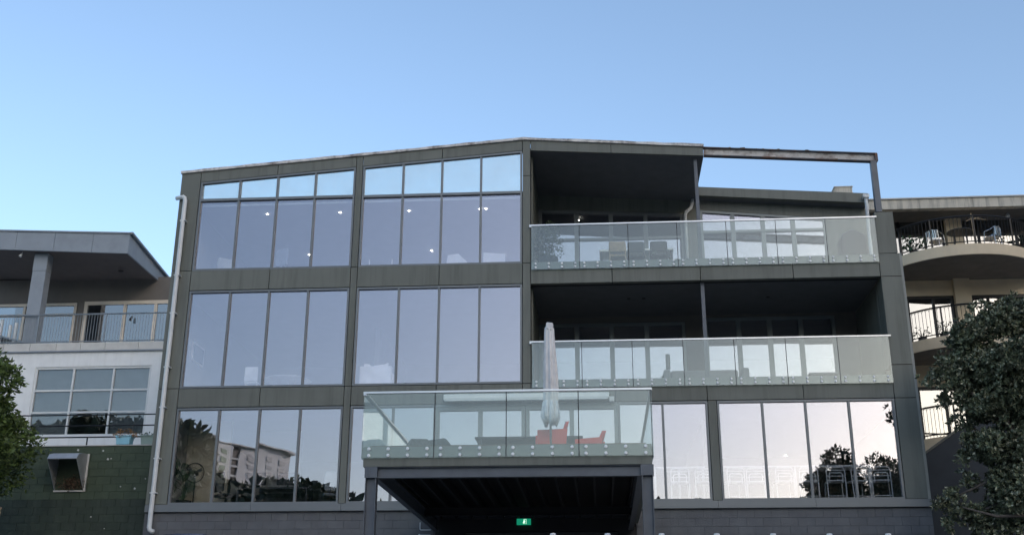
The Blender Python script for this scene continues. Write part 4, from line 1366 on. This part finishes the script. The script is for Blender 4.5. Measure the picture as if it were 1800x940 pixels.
# black pipe rail on the green wall
pr = MB().tube([(-22, GY + .2, 8.16), (-11.3, GY + .2, 8.16)], 0.018, 8).tube([(-22, GY + .2, 7.86), (-11.3, GY + .2, 7.86)], 0.018, 8).tube([(-22, GY + .2, 7.55), (-11.3, GY + .2, 7.55)], 0.02, 8).build('pipe_rail', 'blacksteel', LB)
for x in (-20, -16.9, -13.75):
    MB().tube([(x, GY + .2, 7.295), (x, GY + .2, 7.55 if x > -14 else 8.16)], 0.02, 8).build('rail_post', 'blacksteel', pr)
# exhaust hood
hood = MB()
yF = GY - 0.62
prof = [(GY + .04, 7.06), (GY - .30, 7.03), (GY - .52, 6.97), (yF, 6.84)]
x0, x1 = -14.38, -13.58
out_ = [(y, z) for y, z in prof] + [(y, z - 0.018) for y, z in reversed(prof)]
hood.prism(out_, x0, x1, axis='x')
hd = hood.build('exhaust_hood', 'duct', LB)
for x in (x0, x1 - .015):
    MB().prism([(GY + .04, 7.045), (GY - .30, 7.015), (GY - .52, 6.955), (yF + .01, 6.83), (GY + .02, 6.08), (GY + .04, 6.08)], x + .001, x + .014, axis='x').build('hood_side', 'duct', hd)
MB().box(x0, x1, GY - .04, GY + .02, 6.06, 6.10).build('hood_lip', 'slabedge', hd)
MB().box(x0 + .02, x1 - .02, GY + .02, GY + .04, 6.1, 7.0).build('hood_back', 'black', hd)
MB().box(x1 + .002, x1 + .05, GY - .01, GY + .03, 6.07, 7.06).build('hood_flange', 'slabedge', hd)
rng = np.random.default_rng(9)
p = np.array([-13.9, GY - .06, 6.27]) + rng.normal(size=(500, 3)) * np.array([.16, .05, .09])
p[:, 2] = np.maximum(p[:, 2], 6.12)
nest = leaves_obj('nest', leaf_quads(rng, p, rng.normal(size=p.shape), 0.09, 0.2), 'nest')
tag(nest, 'brown clump of dry leaves and twigs lodged inside the grey exhaust hood', 'nest', kind='stuff')
# spot lights and soffit light
sp_ = MB().tube([(-19.95, 8.0, 15.33), (-19.98, 7.95, 15.22)], [0.03, 0.055], 10).tube([(-19.95, 8.0, 15.36), (-19.92, 8.02, 15.45)], 0.015, 6).build('spotlight', 'white', LB)
MB().lathe([(0.09, 0), (0.09, 0.03)], (-16.9, 9.3, 15.06), 14).build('recessed_light', 'black', LB)
MB().tube([(-16.75, LW - .12, 13.72), (-16.78, LW - .2, 13.55)], [0.03, 0.05], 8).build('spotlight', 'black', LB)

# planters on the green wall
def planter(label, x, y, z, wx, h, material, leafmat, seed, lh):
    r = thing('planter_box', label, 'planter', (x, y, z), 'planters on the green wall')
    MB().prism([(x - wx * .42, z), (x + wx * .42, z), (x + wx * .5, z + h), (x - wx * .5, z + h)], y - .12, y + .12).build('box', material, r, bevel=0.008)
    MB().box(x - wx * .52, x + wx * .52, y - .135, y + .135, z + h - .03, z + h + .005).build('rim', material, r)
    rng = np.random.default_rng(seed)
    p, nn = clump_points(rng, [(x, y, z + h + lh * .3, wx * .75, .2, lh)], 9000)
    p[:, 2] = np.maximum(p[:, 2], z + h - .01)
    leaves_obj('foliage', leaf_quads(rng, p, nn, 0.06, 0.5, 0.8), leafmat, r)


planter('pale blue planter of orange leaves on the green wall', -12.65, GY + .1 - .02, 7.297, 0.42, 0.24, 'teal', 'orangeleaf', 3, 0.13)
planter('sage-coloured planter on the green wall beside the grey building', -11.98, GY + .1, 7.297, 0.42, 0.24, 'sagepot', 'leafP', 5, 0.04)
# upturned white table on the balcony
ut = thing('upturned_table', 'white table stored with its legs up on the white house balcony', 'table', (-20.2, 8.9, 12.0), local=True)
for (x, y, z) in ((-.42, -.3, 1.12), (.12, -.3, 1.0), (.5, -.3, 0.8), (-.42, .3, 1.1)):
    MB().box(x - .045, x + .045, y - .045, y + .045, 0.3, z).build('leg', 'white', ut)
MB().add([(-.7, -.4, .62), (.75, -.4, .25), (.75, .4, .25), (-.7, .4, .62), (-.7, -.4, .56), (.75, -.4, .19), (.75, .4, .19), (-.7, .4, .56)],
         [(0, 1, 2, 3), (7, 6, 5, 4), (0, 4, 5, 1), (1, 5, 6, 2), (2, 6, 7, 3), (3, 7, 4, 0)]).build('tabletop', 'railgrey', ut)
MB().box(-.6, -.5, -.3, .3, 0, .56).box(.6, .7, -.3, .3, 0, .22).build('trestle', 'railgrey', ut)

# ------------------------------------------------------------------ cream apartment block with curved balconies
RB = thing('apartment_block', 'cream apartment block with rounded balconies and black iron railings', 'apartment building', (14, 10, 3.0))
RY = 9.5
MB().box(8.6, 19, 8.2, 8.45, 16.24, 16.58).build('parapet', 'parapet', RB)
MB().box(8.6, 19, 8.15, 8.5, 16.581, 16.62).build('parapet_capping', 'slabedge', RB)
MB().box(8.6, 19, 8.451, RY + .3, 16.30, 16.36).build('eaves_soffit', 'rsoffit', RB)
MB().box(8.6, 19, 8.451, 20, 16.40, 16.5).build('roof', 'concrete', RB)
for zf, zc in ((14.5, 16.29), (11.56, 13.40), (8.44, 10.9)):
    zt = zf + 2.05
    zc = {14.5: 16.29 + .02, 11.56: 14.14, 8.44: 11.24}[zf]
    mb = MB().box(8.6, 12.02, RY, RY + .25, zt - .02, max(zc, zt + .1)).box(12.55, 19, RY, RY + .25, zt - .02, max(zc, zt + .1))
    mb.box(8.6, 8.9, RY, RY + .25, zf - .3, zt - .02)
    mb.build('lintel_wall', 'cream', RB)
    MB().box(12.02, 12.55, RY - .18, RY + .25, zf - .3, zc + .1).build('pier', 'cream', RB)
    # doors with curtains
    joinery(8.9, 12.02, zf, zt - .02, [10.5, 11.35], 'blacksteel', 'tintglass', RY + .03, 0.1, RB, name='balcony_door')
    joinery(12.55, 15.6, zf, zt - .02, [13.15, 14.4], 'blacksteel', 'tintglass', RY + .03, 0.1, RB, name='balcony_door')
    MB().box(15.6, 19, RY, RY + .25, zf - .3, zt - .02).build('lintel_wall', 'cream', RB)
    mb = MB()
    for (a, b) in ((9.0, 10.1), (11.42, 11.98), (12.6, 13.1), (13.25, 13.75) if zf > 14 else (12.65, 14.2), (14.6, 15.5)):
        nn_ = int((b - a) / 0.07)
        pts = [(a + (b - a) * i / nn_, RY + .24 + (0.02 if i % 2 else -.02)) for i in range(nn_ + 1)]
        for (p, q) in zip(pts[:-1], pts[1:]):
            mb.add([(p[0], p[1], zf + .02), (q[0], q[1], zf + .02), (q[0], q[1], zt - .3), (p[0], p[1], zt - .3)], [(0, 1, 2, 3)])
    mb.build('curtain', 'curtain', RB)
    # curved slab
    cx, cy, Rr = 12.15, 9.7, 2.72
    a0, a1 = PI + 0.06, 2 * PI - 0.06
    nseg = 40
    arc = [(cx + Rr * math.cos(a0 + (a1 - a0) * i / nseg), cy + Rr * math.sin(a0 + (a1 - a0) * i / nseg)) for i in range(nseg + 1)]
    sl_ = MB().prism(arc, zf - .36, zf, axis='z').build('balcony_slab', 'cream', RB)
    arc2 = [(cx + (Rr - .03) * math.cos(a0 + (a1 - a0) * i / nseg), cy + (Rr - .03) * math.sin(a0 + (a1 - a0) * i / nseg)) for i in range(nseg + 1)]
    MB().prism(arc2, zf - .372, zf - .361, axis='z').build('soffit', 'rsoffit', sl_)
    ra = Rr - .08
    top, bot = [], []
    for i in range(nseg + 1):
        t = a0 + (a1 - a0) * i / nseg
        top.append((cx + ra * math.cos(t), cy + ra * math.sin(t), zf + .97))
        bot.append((cx + ra * math.cos(t), cy + ra * math.sin(t), zf + .1))
    rl = MB().tube(top, 0.028, 6).tube(bot, 0.018, 6).build('iron_railing', 'blacksteel', RB)
    bm3 = pm3 = None
    nbal = 66
    for i in range(nbal + 1):
        t = a0 + (a1 - a0) * i / nbal
        if i % 11 == 0:
            o = MB().box(-.022, .022, -.022, .022, 0, .97).build('rail_post', 'blacksteel', rl) if pm3 is None else link('rail_post', pm3, rl)
            pm3 = o.data
            o.location = (cx + ra * math.cos(t), cy + ra * math.sin(t), zf)
        else:
            if bm3 is None:
                mb = MB().tube([(0, 0, 0), (0, 0, .86)], 0.0075, 5)
                mb.tube([(-.05, 0, .86), (-.035, 0, .82), (0, 0, .80), (.035, 0, .82), (.05, 0, .86)], 0.006, 4)
                o = mb.build('baluster', 'blacksteel', rl)
                bm3 = o.data
            else:
                o = link('baluster', bm3, rl)
            o.location = (cx + ra * math.cos(t), cy + ra * math.sin(t), zf + .1)
            o.rotation_euler = (0, 0, t + PI / 2)
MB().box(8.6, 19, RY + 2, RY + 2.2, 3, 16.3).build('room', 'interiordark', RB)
for z in (14.3, 11.3, 8.2):
    MB().box(8.6, 19, RY + .25, RY + 2, z - .05, z + .1).build('floor_slab', 'concrete', RB)
MB().box(8.6, 19, RY, RY + .25, 3.0, 8.1).build('base_wall', 'cream', RB)
MB().lathe([(0.07, 0), (0.07, 0.05), (0.03, 0.12)], (14.0, 9.0, 16.18), 12).build('ceiling_lamp', 'white', RB)
ch = thing('chimney', 'plain cream chimney block showing above the roof of the grey building', 'chimney', (8.2, 8.6, 16.0))
MB().prism([(7.97, 15.5), (8.72, 15.5), (8.72, 17.04), (8.14, 17.04), (8.08, 16.9)], 8.1, 8.7).build('shaft', 'parapet', ch)
MB().box(8.12, 8.74, 8.08, 8.72, 17.041, 17.075).build('cap', 'parapet', ch)
MB().box(8.2, 8.7, 8.2, 8.6, 14.0, 15.5).build('plinth', 'cream', ch)


# balcony furniture of the cream block
def wire_chair(label, loc, rz):
    c = thing('garden_chair', label, 'chair', loc, 'silver chairs on the rounded top balcony', local=True, rz=rz)
    MB().lathe([(0.0, .43), (0.22, .43), (0.23, .445), (0.22, .46), (0, .46)], n=18, cap=False).build('seat', 'chrome', c)
    mb = MB()
    mb.tube([(-.23, -.1, .64), (-.25, .1, .66), (-.2, .24, .74), (0, .29, .78), (.2, .24, .74), (.25, .1, .66), (.23, -.1, .64)], 0.014, 6)
    for i in range(-3, 4):
        mb.bar((i * .055, .24, .46), (i * .06, .28 - abs(i) * .012, .76), 0.035, 0.008)
    mb.build('backrest', 'chrome', c)
    for sx in (-1, 1):
        MB().tube([(sx * .23, -.1, .64), (sx * .21, -.2, 0)], 0.013, 6).build('leg', 'chrome', c)
        MB().tube([(sx * .2, .24, .74), (sx * .21, .2, .4), (sx * .21, .24, 0)], 0.013, 6).build('leg', 'chrome', c)


wire_chair('silver metal chair facing the round table from the potted plant end', (11.2, 7.95, 14.5), PI * .75)
wire_chair('silver slat-backed chair on the rounded balcony beyond the round table', (12.9, 7.75, 14.5), PI * 1.25)
tb = thing('round_garden_table', 'round dark table on the rounded top balcony', 'table', (11.95, 7.85, 14.5), local=True)
MB().lathe([(0.0, .70), (0.4, .70), (0.41, .715), (0.4, .73), (0, .73)], n=26, cap=False).build('tabletop', 'tabledark', tb)
for i in range(4):
    t = i * PI / 2 + .4
    MB().tube([(.25 * math.cos(t), .25 * math.sin(t), .7), (.3 * math.cos(t), .3 * math.sin(t), 0)], 0.015, 6).build('leg', 'tabledark', tb)
shrub('potted_palm', 'dark leafy potted plant at the end of the rounded top balcony', 'potted plant', (10.55, 8.3, 14.5), (0.15, 0.26), (10.6, 8.3, 15.0), (0.3, 0.3, 0.32), 9, 0.16, 900, 'leafP', 31)
shrub('trellis_plant', 'dark climbing plant against the glass of the rounded top balcony', 'potted plant', (13.7, 9.0, 14.5), (0.2, 0.3), (13.6, 9.0, 15.2), (0.6, 0.25, 0.55), 14, 0.11, 700, 'leafP', 33)
shrub('potted_flowers', 'low potted plant by the iron railing of the middle rounded balcony', 'potted plant', (10.45, 8.2, 11.56), (0.14, 0.2), (10.45, 8.2, 11.9), (0.28, 0.2, 0.16), 7, 0.08, 2500, 'leafP', 35)
shrub('potted_flowers', 'bushier potted plant on the middle rounded balcony nearer the big tree', 'potted plant', (11.0, 7.75, 11.56), (0.14, 0.2), (11.05, 7.75, 12.0), (0.34, 0.2, 0.24), 9, 0.08, 2500, 'leafP', 36)
um2 = thing('bare_parasol', 'bare parasol pole with folded arms on the rounded top balcony', 'parasol', (12.6, 7.9, 14.5))
MB().tube([(12.6, 8.4, 14.5), (12.58, 8.4, 16.1)], 0.022, 8).build('pole', 'wood', um2)
MB().lathe([(0.2, 0), (0.2, 0.05), (0.03, 0.07)], (12.6, 8.4, 14.5), 16).build('base', 'black', um2)
for (dx, dz) in ((.45, -.06), (-.2, -.1), (.3, .02)):
    MB().tube([(12.58, 8.4, 15.9), (12.58 + dx, 8.35, 15.9 + dz)], 0.014, 6).build('arm', 'wood', um2)

# wall beside the tree
ew = thing('boundary_wall', 'grey rendered wall with a sloping top beside the big tree', 'wall', (10.5, 2.1, 3.0))
MB().prism([(8.15, 3.0), (14, 3.0), (14, 8.5), (9.4, 7.62), (8.15, 6.78)], 2.0, 2.2).build('wall_body', 'slate', ew)
MB().prism([(8.12, 6.765), (9.4, 7.625), (14, 8.505), (14, 8.56), (9.39, 7.68), (8.12, 6.82)], 1.97, 2.23).build('wall_capping', 'clad', ew)

# ------------------------------------------------------------------ trees
def rosette_tree(name, label, base, cl, seed, per, leaf):
    """broad crown of leaf rosettes with silvery young tips"""
    rng = np.random.default_rng(seed)
    root = thing(name, label, 'tree', base)
    mb = MB()
    limbs(mb, rng, base, (base[0] - .2, base[1], base[2] + 3.4), 0.2, [k[:3] for k in cl[::8]], 8)
    mb.tube([(base[0] - .1, base[1], 4.6), (9.4, base[1] - .3, 4.85), (8.5, base[1] - .5, 4.8), (7.8, base[1] - .5, 5.0)], [.06, .045, .03, .012], 6)
    mb.build('trunk', 'bark', root, smooth=True)
    P, D = clump_points(rng, cl, per)
    k = 9
    n = len(P)
    out, tipv = [], []
    for j in range(k):
        t = 2 * PI * j / k + rng.uniform(0, 6, size=n)
        ax = D + np.array([0, 0, 0.5]) + rng.normal(size=(n, 3)) * .35
        ax /= np.linalg.norm(ax, axis=1, keepdims=True)
        u = np.cross(ax, np.array([0.3, 0.2, 1.0]))
        u /= np.linalg.norm(u, axis=1, keepdims=True) + 1e-6
        v = np.cross(ax, u)
        side = u * np.cos(t)[:, None] + v * np.sin(t)[:, None]
        tilt = rng.uniform(0.25, 1.5, size=(n, 1))
        d = side * tilt + ax * 0.75
        d /= np.linalg.norm(d, axis=1, keepdims=True)
        wv = np.cross(d, side + ax * .01)
        wv /= np.linalg.norm(wv, axis=1, keepdims=True) + 1e-6
        s = leaf * rng.uniform(.6, 1.25, size=(n, 1))
        q = np.stack([P, P + d * s * .55 + wv * s * .24, P + d * s, P + d * s * .55 - wv * s * .24], 1)
        tm = (rng.random(n) < .30) & (tilt[:, 0] < .75)
        out.append(q[~tm].reshape(-1, 3))
        tipv.append(q[tm].reshape(-1, 3))
    leaves_obj('crown', np.concatenate(out), 'leafR', root)
    leaves_obj('young_leaves', np.concatenate(tipv), 'leafTip', root)


rng = np.random.default_rng(21)
cl = []
for (x, z, r, n) in ((7.65, 7.92, 0.21, 3), (8.02, 8.29, 0.32, 4), (8.53, 8.82, 0.45, 6), (8.27, 7.82, 0.36, 4), (9.1, 9.29, 0.47, 7), (9.8, 9.27, 0.52, 8), (9.47, 8.26, 0.71, 9), (8.72, 8.14, 0.52, 6), (8.61, 7.28, 0.43, 6), (9.26, 7.21, 0.65, 8), (8.73, 6.38, 0.49, 6), (8.33, 6.55, 0.23, 3), (8.09, 6.2, 0.21, 3), (9.29, 6.18, 0.65, 7), (8.84, 5.56, 0.52, 6), (8.15, 5.75, 0.23, 3), (7.69, 5.34, 0.19, 3), (7.46, 5.13, 0.16, 2), (7.81, 4.97, 0.23, 3), (8.29, 4.94, 0.31, 4), (8.91, 4.75, 0.52, 5), (8.48, 4.55, 0.34, 3), (7.53, 4.64, 0.17, 2), (9.67, 7.47, 0.71, 7), (9.33, 5.18, 0.58, 6), (7.79, 7.49, 0.18, 2)):
    for i in range(n if x > 8.9 else int(n * 1.8) + 1):
        rr = r * rng.uniform(.5, .75)
        cl.append((x + rng.normal() * r * .42, -1.75 + np.clip(rng.normal() * r * .6, -1.1, .8), z + rng.normal() * r * .38, rr, rr, rr * .8))
rosette_tree('coastal_tree', 'large grey-green evergreen with silvery leaf tips in front of the cream block', (10.3, -1.7, 3.0), cl, 22, 620, 0.1)

tree('bushy_tree', 'bright green bushy tree in front of the white house', (-14.7, -2.0, 3.0), (-14.95, -2.0, 7.1), (1.1, 1.3, 1.8), 75, 0.13, 900, 'leafL', seed=5, trunk_r=0.11, r0=.36, r1=.6, ratio=.45)
tp = thing('timber_post', 'weathered pale timber post beneath the bushy tree', 'post', (-13.72, -2.4, 3.0))
MB().box(-13.86, -13.68, -2.5, -2.32, 3.0, 5.1).build('shaft', 'wood', tp)
MB().box(-13.87, -13.67, -2.51, -2.31, 5.101, 5.14).build('cap', 'wood', tp)

# trees, apartments and woodland on the far side of the street, seen mirrored in the glass
tree('street_tree', 'dark round tree with a rusty top mirrored in the ground-floor glass beside the corner column', (12.8, -36, 0), (12.8, -36, 8.7), (1.35, 1.6, 4.3), 70, 0.2, 330, 'leafD', 'trees mirrored in the ground-floor glass', 41, .22, .5, .85, tips=('leafO', .35))
tree('street_tree', 'loose feathery tree mirrored in the last ground-floor pane', (15.4, -36, 0), (15.5, -36, 9.3), (1.35, 1.6, 4.0), 85, 0.17, 330, 'leafD', 'trees mirrored in the ground-floor glass', 42, .22, .4, .75, tips=('leafO', .2))
tree('street_tree', 'low shrubby tree mirrored at the foot of the widest ground-floor window', (10.3, -36, 0), (10.3, -36, 7.6), (0.8, 1.2, 2.6), 30, 0.18, 300, 'leafD', 'trees mirrored in the ground-floor glass', 43, .2, .4, .7)
tree('street_tree', 'dark broad tree mirrored under the white flats behind the desk', (-25.5, -61, 0), (-25.2, -61, 9.5), (3.0, 2.4, 6.2), 80, 0.3, 120, 'leafD', 'trees mirrored in the ground-floor glass', 44, .3, .9, 1.4)
tree('street_tree', 'dark lower tree mirrored beside the pale mesh office chair', (-21.5, -61, 0), (-21.8, -61, 7.5), (1.8, 2.0, 5.6), 60, 0.3, 120, 'leafD', 'trees mirrored in the ground-floor glass', 45, .3, .8, 1.2)

rng = np.random.default_rng(50)
P = []
for i in range(1700):
    x = rng.uniform(-330, 330) if i < 1000 else rng.uniform(-230, -60)
    y = rng.uniform(-470, -330) if i < 1000 else rng.uniform(-420, -190)
    if -152 < x < -104 and -430 < y < -375:
        continue
    z = hill_z(x, y)
    r = rng.uniform(1.6, 3.6)
    c = rng.normal(size=(26, 3))
    c /= np.linalg.norm(c, axis=1, keepdims=True)
    P.append(np.array([x, y, z + r * .8]) + c * np.array([r, r, r]))
for i in range(2600):  # trees on the added, unseen valley side
    x = rng.uniform(90, 420)
    y = rng.uniform(-420, 260)
    z = hill_z(x, y)
    if z < 20:
        continue
    r = rng.uniform(1.8, 4.0)
    c = rng.normal(size=(26, 3))
    c /= np.linalg.norm(c, axis=1, keepdims=True)
    P.append(np.array([x, y, z + r * .6]) + c * np.array([r, r, r]))
P = np.concatenate(P)
wd = leaves_obj('hill_woodland', leaf_quads(rng, P, rng.normal(size=P.shape), 2.6, .8), 'leafD')
wd['kind'] = 'stuff'
wd['label'] = 'dark woodland covering the hill across the street'

fl = thing('hillside_flats', 'white hillside flats with green shutters mirrored in the ground-floor glass', 'apartment building', (-134, -400, 54), local=True, rz=R(-70))
MB().box(-30, -9, -14, 0, 0, 29.5).box(-4.2, 28, -14, -1, 0, 30).build('wall', 'aptwhite', fl)
MB().box(-9, -4.2, -14, -1.4, 0, 28.6).build('stair_tower', 'aptdark', fl)
wm = sm_ = pm = None
for r_ in range(9):
    z = 26.4 - r_ * 3.0
    for x in (-24.5, -15):
        o = MB().box(-2.1, 2.1, -.1, .1, -.85, .85).build('window', 'aptgreen', fl) if wm is None else link('window', wm, fl)
        wm = o.data
        o.location = (x, .1, z)
    o = MB().box(-2.3, 2.3, -.15, .3, -.35, .35).build('stair_landing', 'aptwhite', fl) if sm_ is None else link('stair_landing', sm_, fl)
    sm_ = o.data
    o.location = (-6.6, -1.3, z - 1.4)
    for x in (4, 13, 22):
        if pm is None:
            pm = wm.copy()
            pm.materials[0] = M['bronze']
        o = link('window', pm, fl)
        o.location = (x, -.9, z)
MB().box(-30.4, 28.4, -14.5, .4, 30.01, 30.5).build('roof', 'aptwhite', fl)

# ------------------------------------------------------------------ fence posts and car at the street edge
fm = None
pl = ['white-capped post directly below the exit sign side of the deck', 'white-capped post below the deck corner chair', 'white-capped post just past the deck post',
      'white-capped post below the grey window column', 'white-capped post below the wide window, first past the grey column', 'white-capped post below the large mirrored tree',
      'white-capped post below the corner column']
for i, x in enumerate((-.557, .082, .71, 1.346, 1.991, 2.631, 3.292)):
    zt = 3.147 - i * 0.004
    gz = ground_z(x, -14)
    f = thing('fence_post', pl[i], 'post', (x, -14, gz), 'white-capped posts along the kerb', local=True)
    MB().box(-.028, .028, -.028, .028, -0.03, zt - gz - .03).build('shaft', 'steel', f)
    MB().lathe([(0.034, 0), (0.036, .015), (0.03, .028), (0, .032)], (0, 0, zt - gz - .03), 12, cap=False).build('cap', 'pvc', f)

car = thing('parked_car', 'dark blue parked car with only its domed roof showing below the office windows', 'car', (-9.2, -2.6, 3.0), local=True)
body = [(-2.15, .34), (2.12, .34), (2.18, .60), (2.12, .92), (1.9, 1.0), (-1.05, 1.0), (-1.95, .88), (-2.2, .66)]
MB().prism(body, -.88, .88, axis='x').build('body', 'bluecar', car, bevel=0.07)
secs = [(1.0, .83, -1.05, 2.0), (1.25, .74, -.62, 1.82), (1.40, .64, -.30, 1.66), (1.47, .50, -.08, 1.45), (1.505, .34, .10, 1.2), (1.52, .14, .25, 1.0)]
vs, fs = [], []
for (z, hw, ya, yb_) in secs:
    c_ = .10
    vs += [(-hw + c_, ya, z), (hw - c_, ya, z), (hw, ya + c_ * 1.5, z), (hw, yb_ - c_ * 1.5, z), (hw - c_, yb_, z), (-hw + c_, yb_, z), (-hw, yb_ - c_ * 1.5, z), (-hw, ya + c_ * 1.5, z)]
for j in range(len(secs) - 1):
    for q in range(8):
        fs.append((j * 8 + q, j * 8 + (q + 1) % 8, j * 8 + 8 + (q + 1) % 8, j * 8 + 8 + q))
fs.append(tuple(range(len(vs) - 8, len(vs))))
MB().add(vs, fs).build('cabin', 'bluecar', car, smooth=True)
MB().add([(-.66, -.985, 1.03), (.66, -.985, 1.03), (.55, -.40, 1.37), (-.55, -.40, 1.37)], [(0, 1, 2, 3)]).build('windscreen', 'aptdark', car)
MB().add([(-.66, 1.995, 1.03), (.66, 1.995, 1.03), (.55, 1.73, 1.37), (-.55, 1.73, 1.37)], [(0, 1, 2, 3)]).build('rear_window', 'aptdark', car)
for s_ in (-1, 1):
    for (a, b, c_, d) in ((-.75, .5, -.25, .5), (.58, 1.7, .58, 1.5)):
        MB().add([(s_ * .835, a, 1.03), (s_ * .835, b, 1.03), (s_ * .69, d, 1.36), (s_ * .69, c_, 1.36)], [(0, 1, 2, 3)]).build('side_window', 'aptdark', car)
    MB().box(s_ * .72 - .13, s_ * .72 + .13, -2.2, -2.1, .66, .80).build('headlight', 'chrome', car, bevel=.02)
    MB().box(s_ * .76 - .09, s_ * .76 + .09, 2.08, 2.19, .68, .92).build('tail_light', 'red', car, bevel=.02)
    MB().box(s_ * .98 - .09, s_ * .98 + .09, -.85, -.75, .98, 1.1).build('wing_mirror', 'bluecar', car, bevel=.02)
    for y in (-1.35, 1.35):
        mb = MB().lathe([(.2, -.1), (.31, -.1), (.33, -.06), (.33, .06), (.31, .1), (.2, .1)], n=24)
        mb.v = [(s_ * .80 + p[2], y + p[0], .33 + p[1]) for p in mb.v]
        t_ = mb.build('wheel', 'rubber', car)
        mb = MB().lathe([(.0, -.105), (.2, -.105), (.2, .105), (0, .105)], n=20, cap=False)
        mb.v = [(s_ * .80 + p[2], y + p[0], .33 + p[1]) for p in mb.v]
        mb.build('rim', 'chrome', t_)
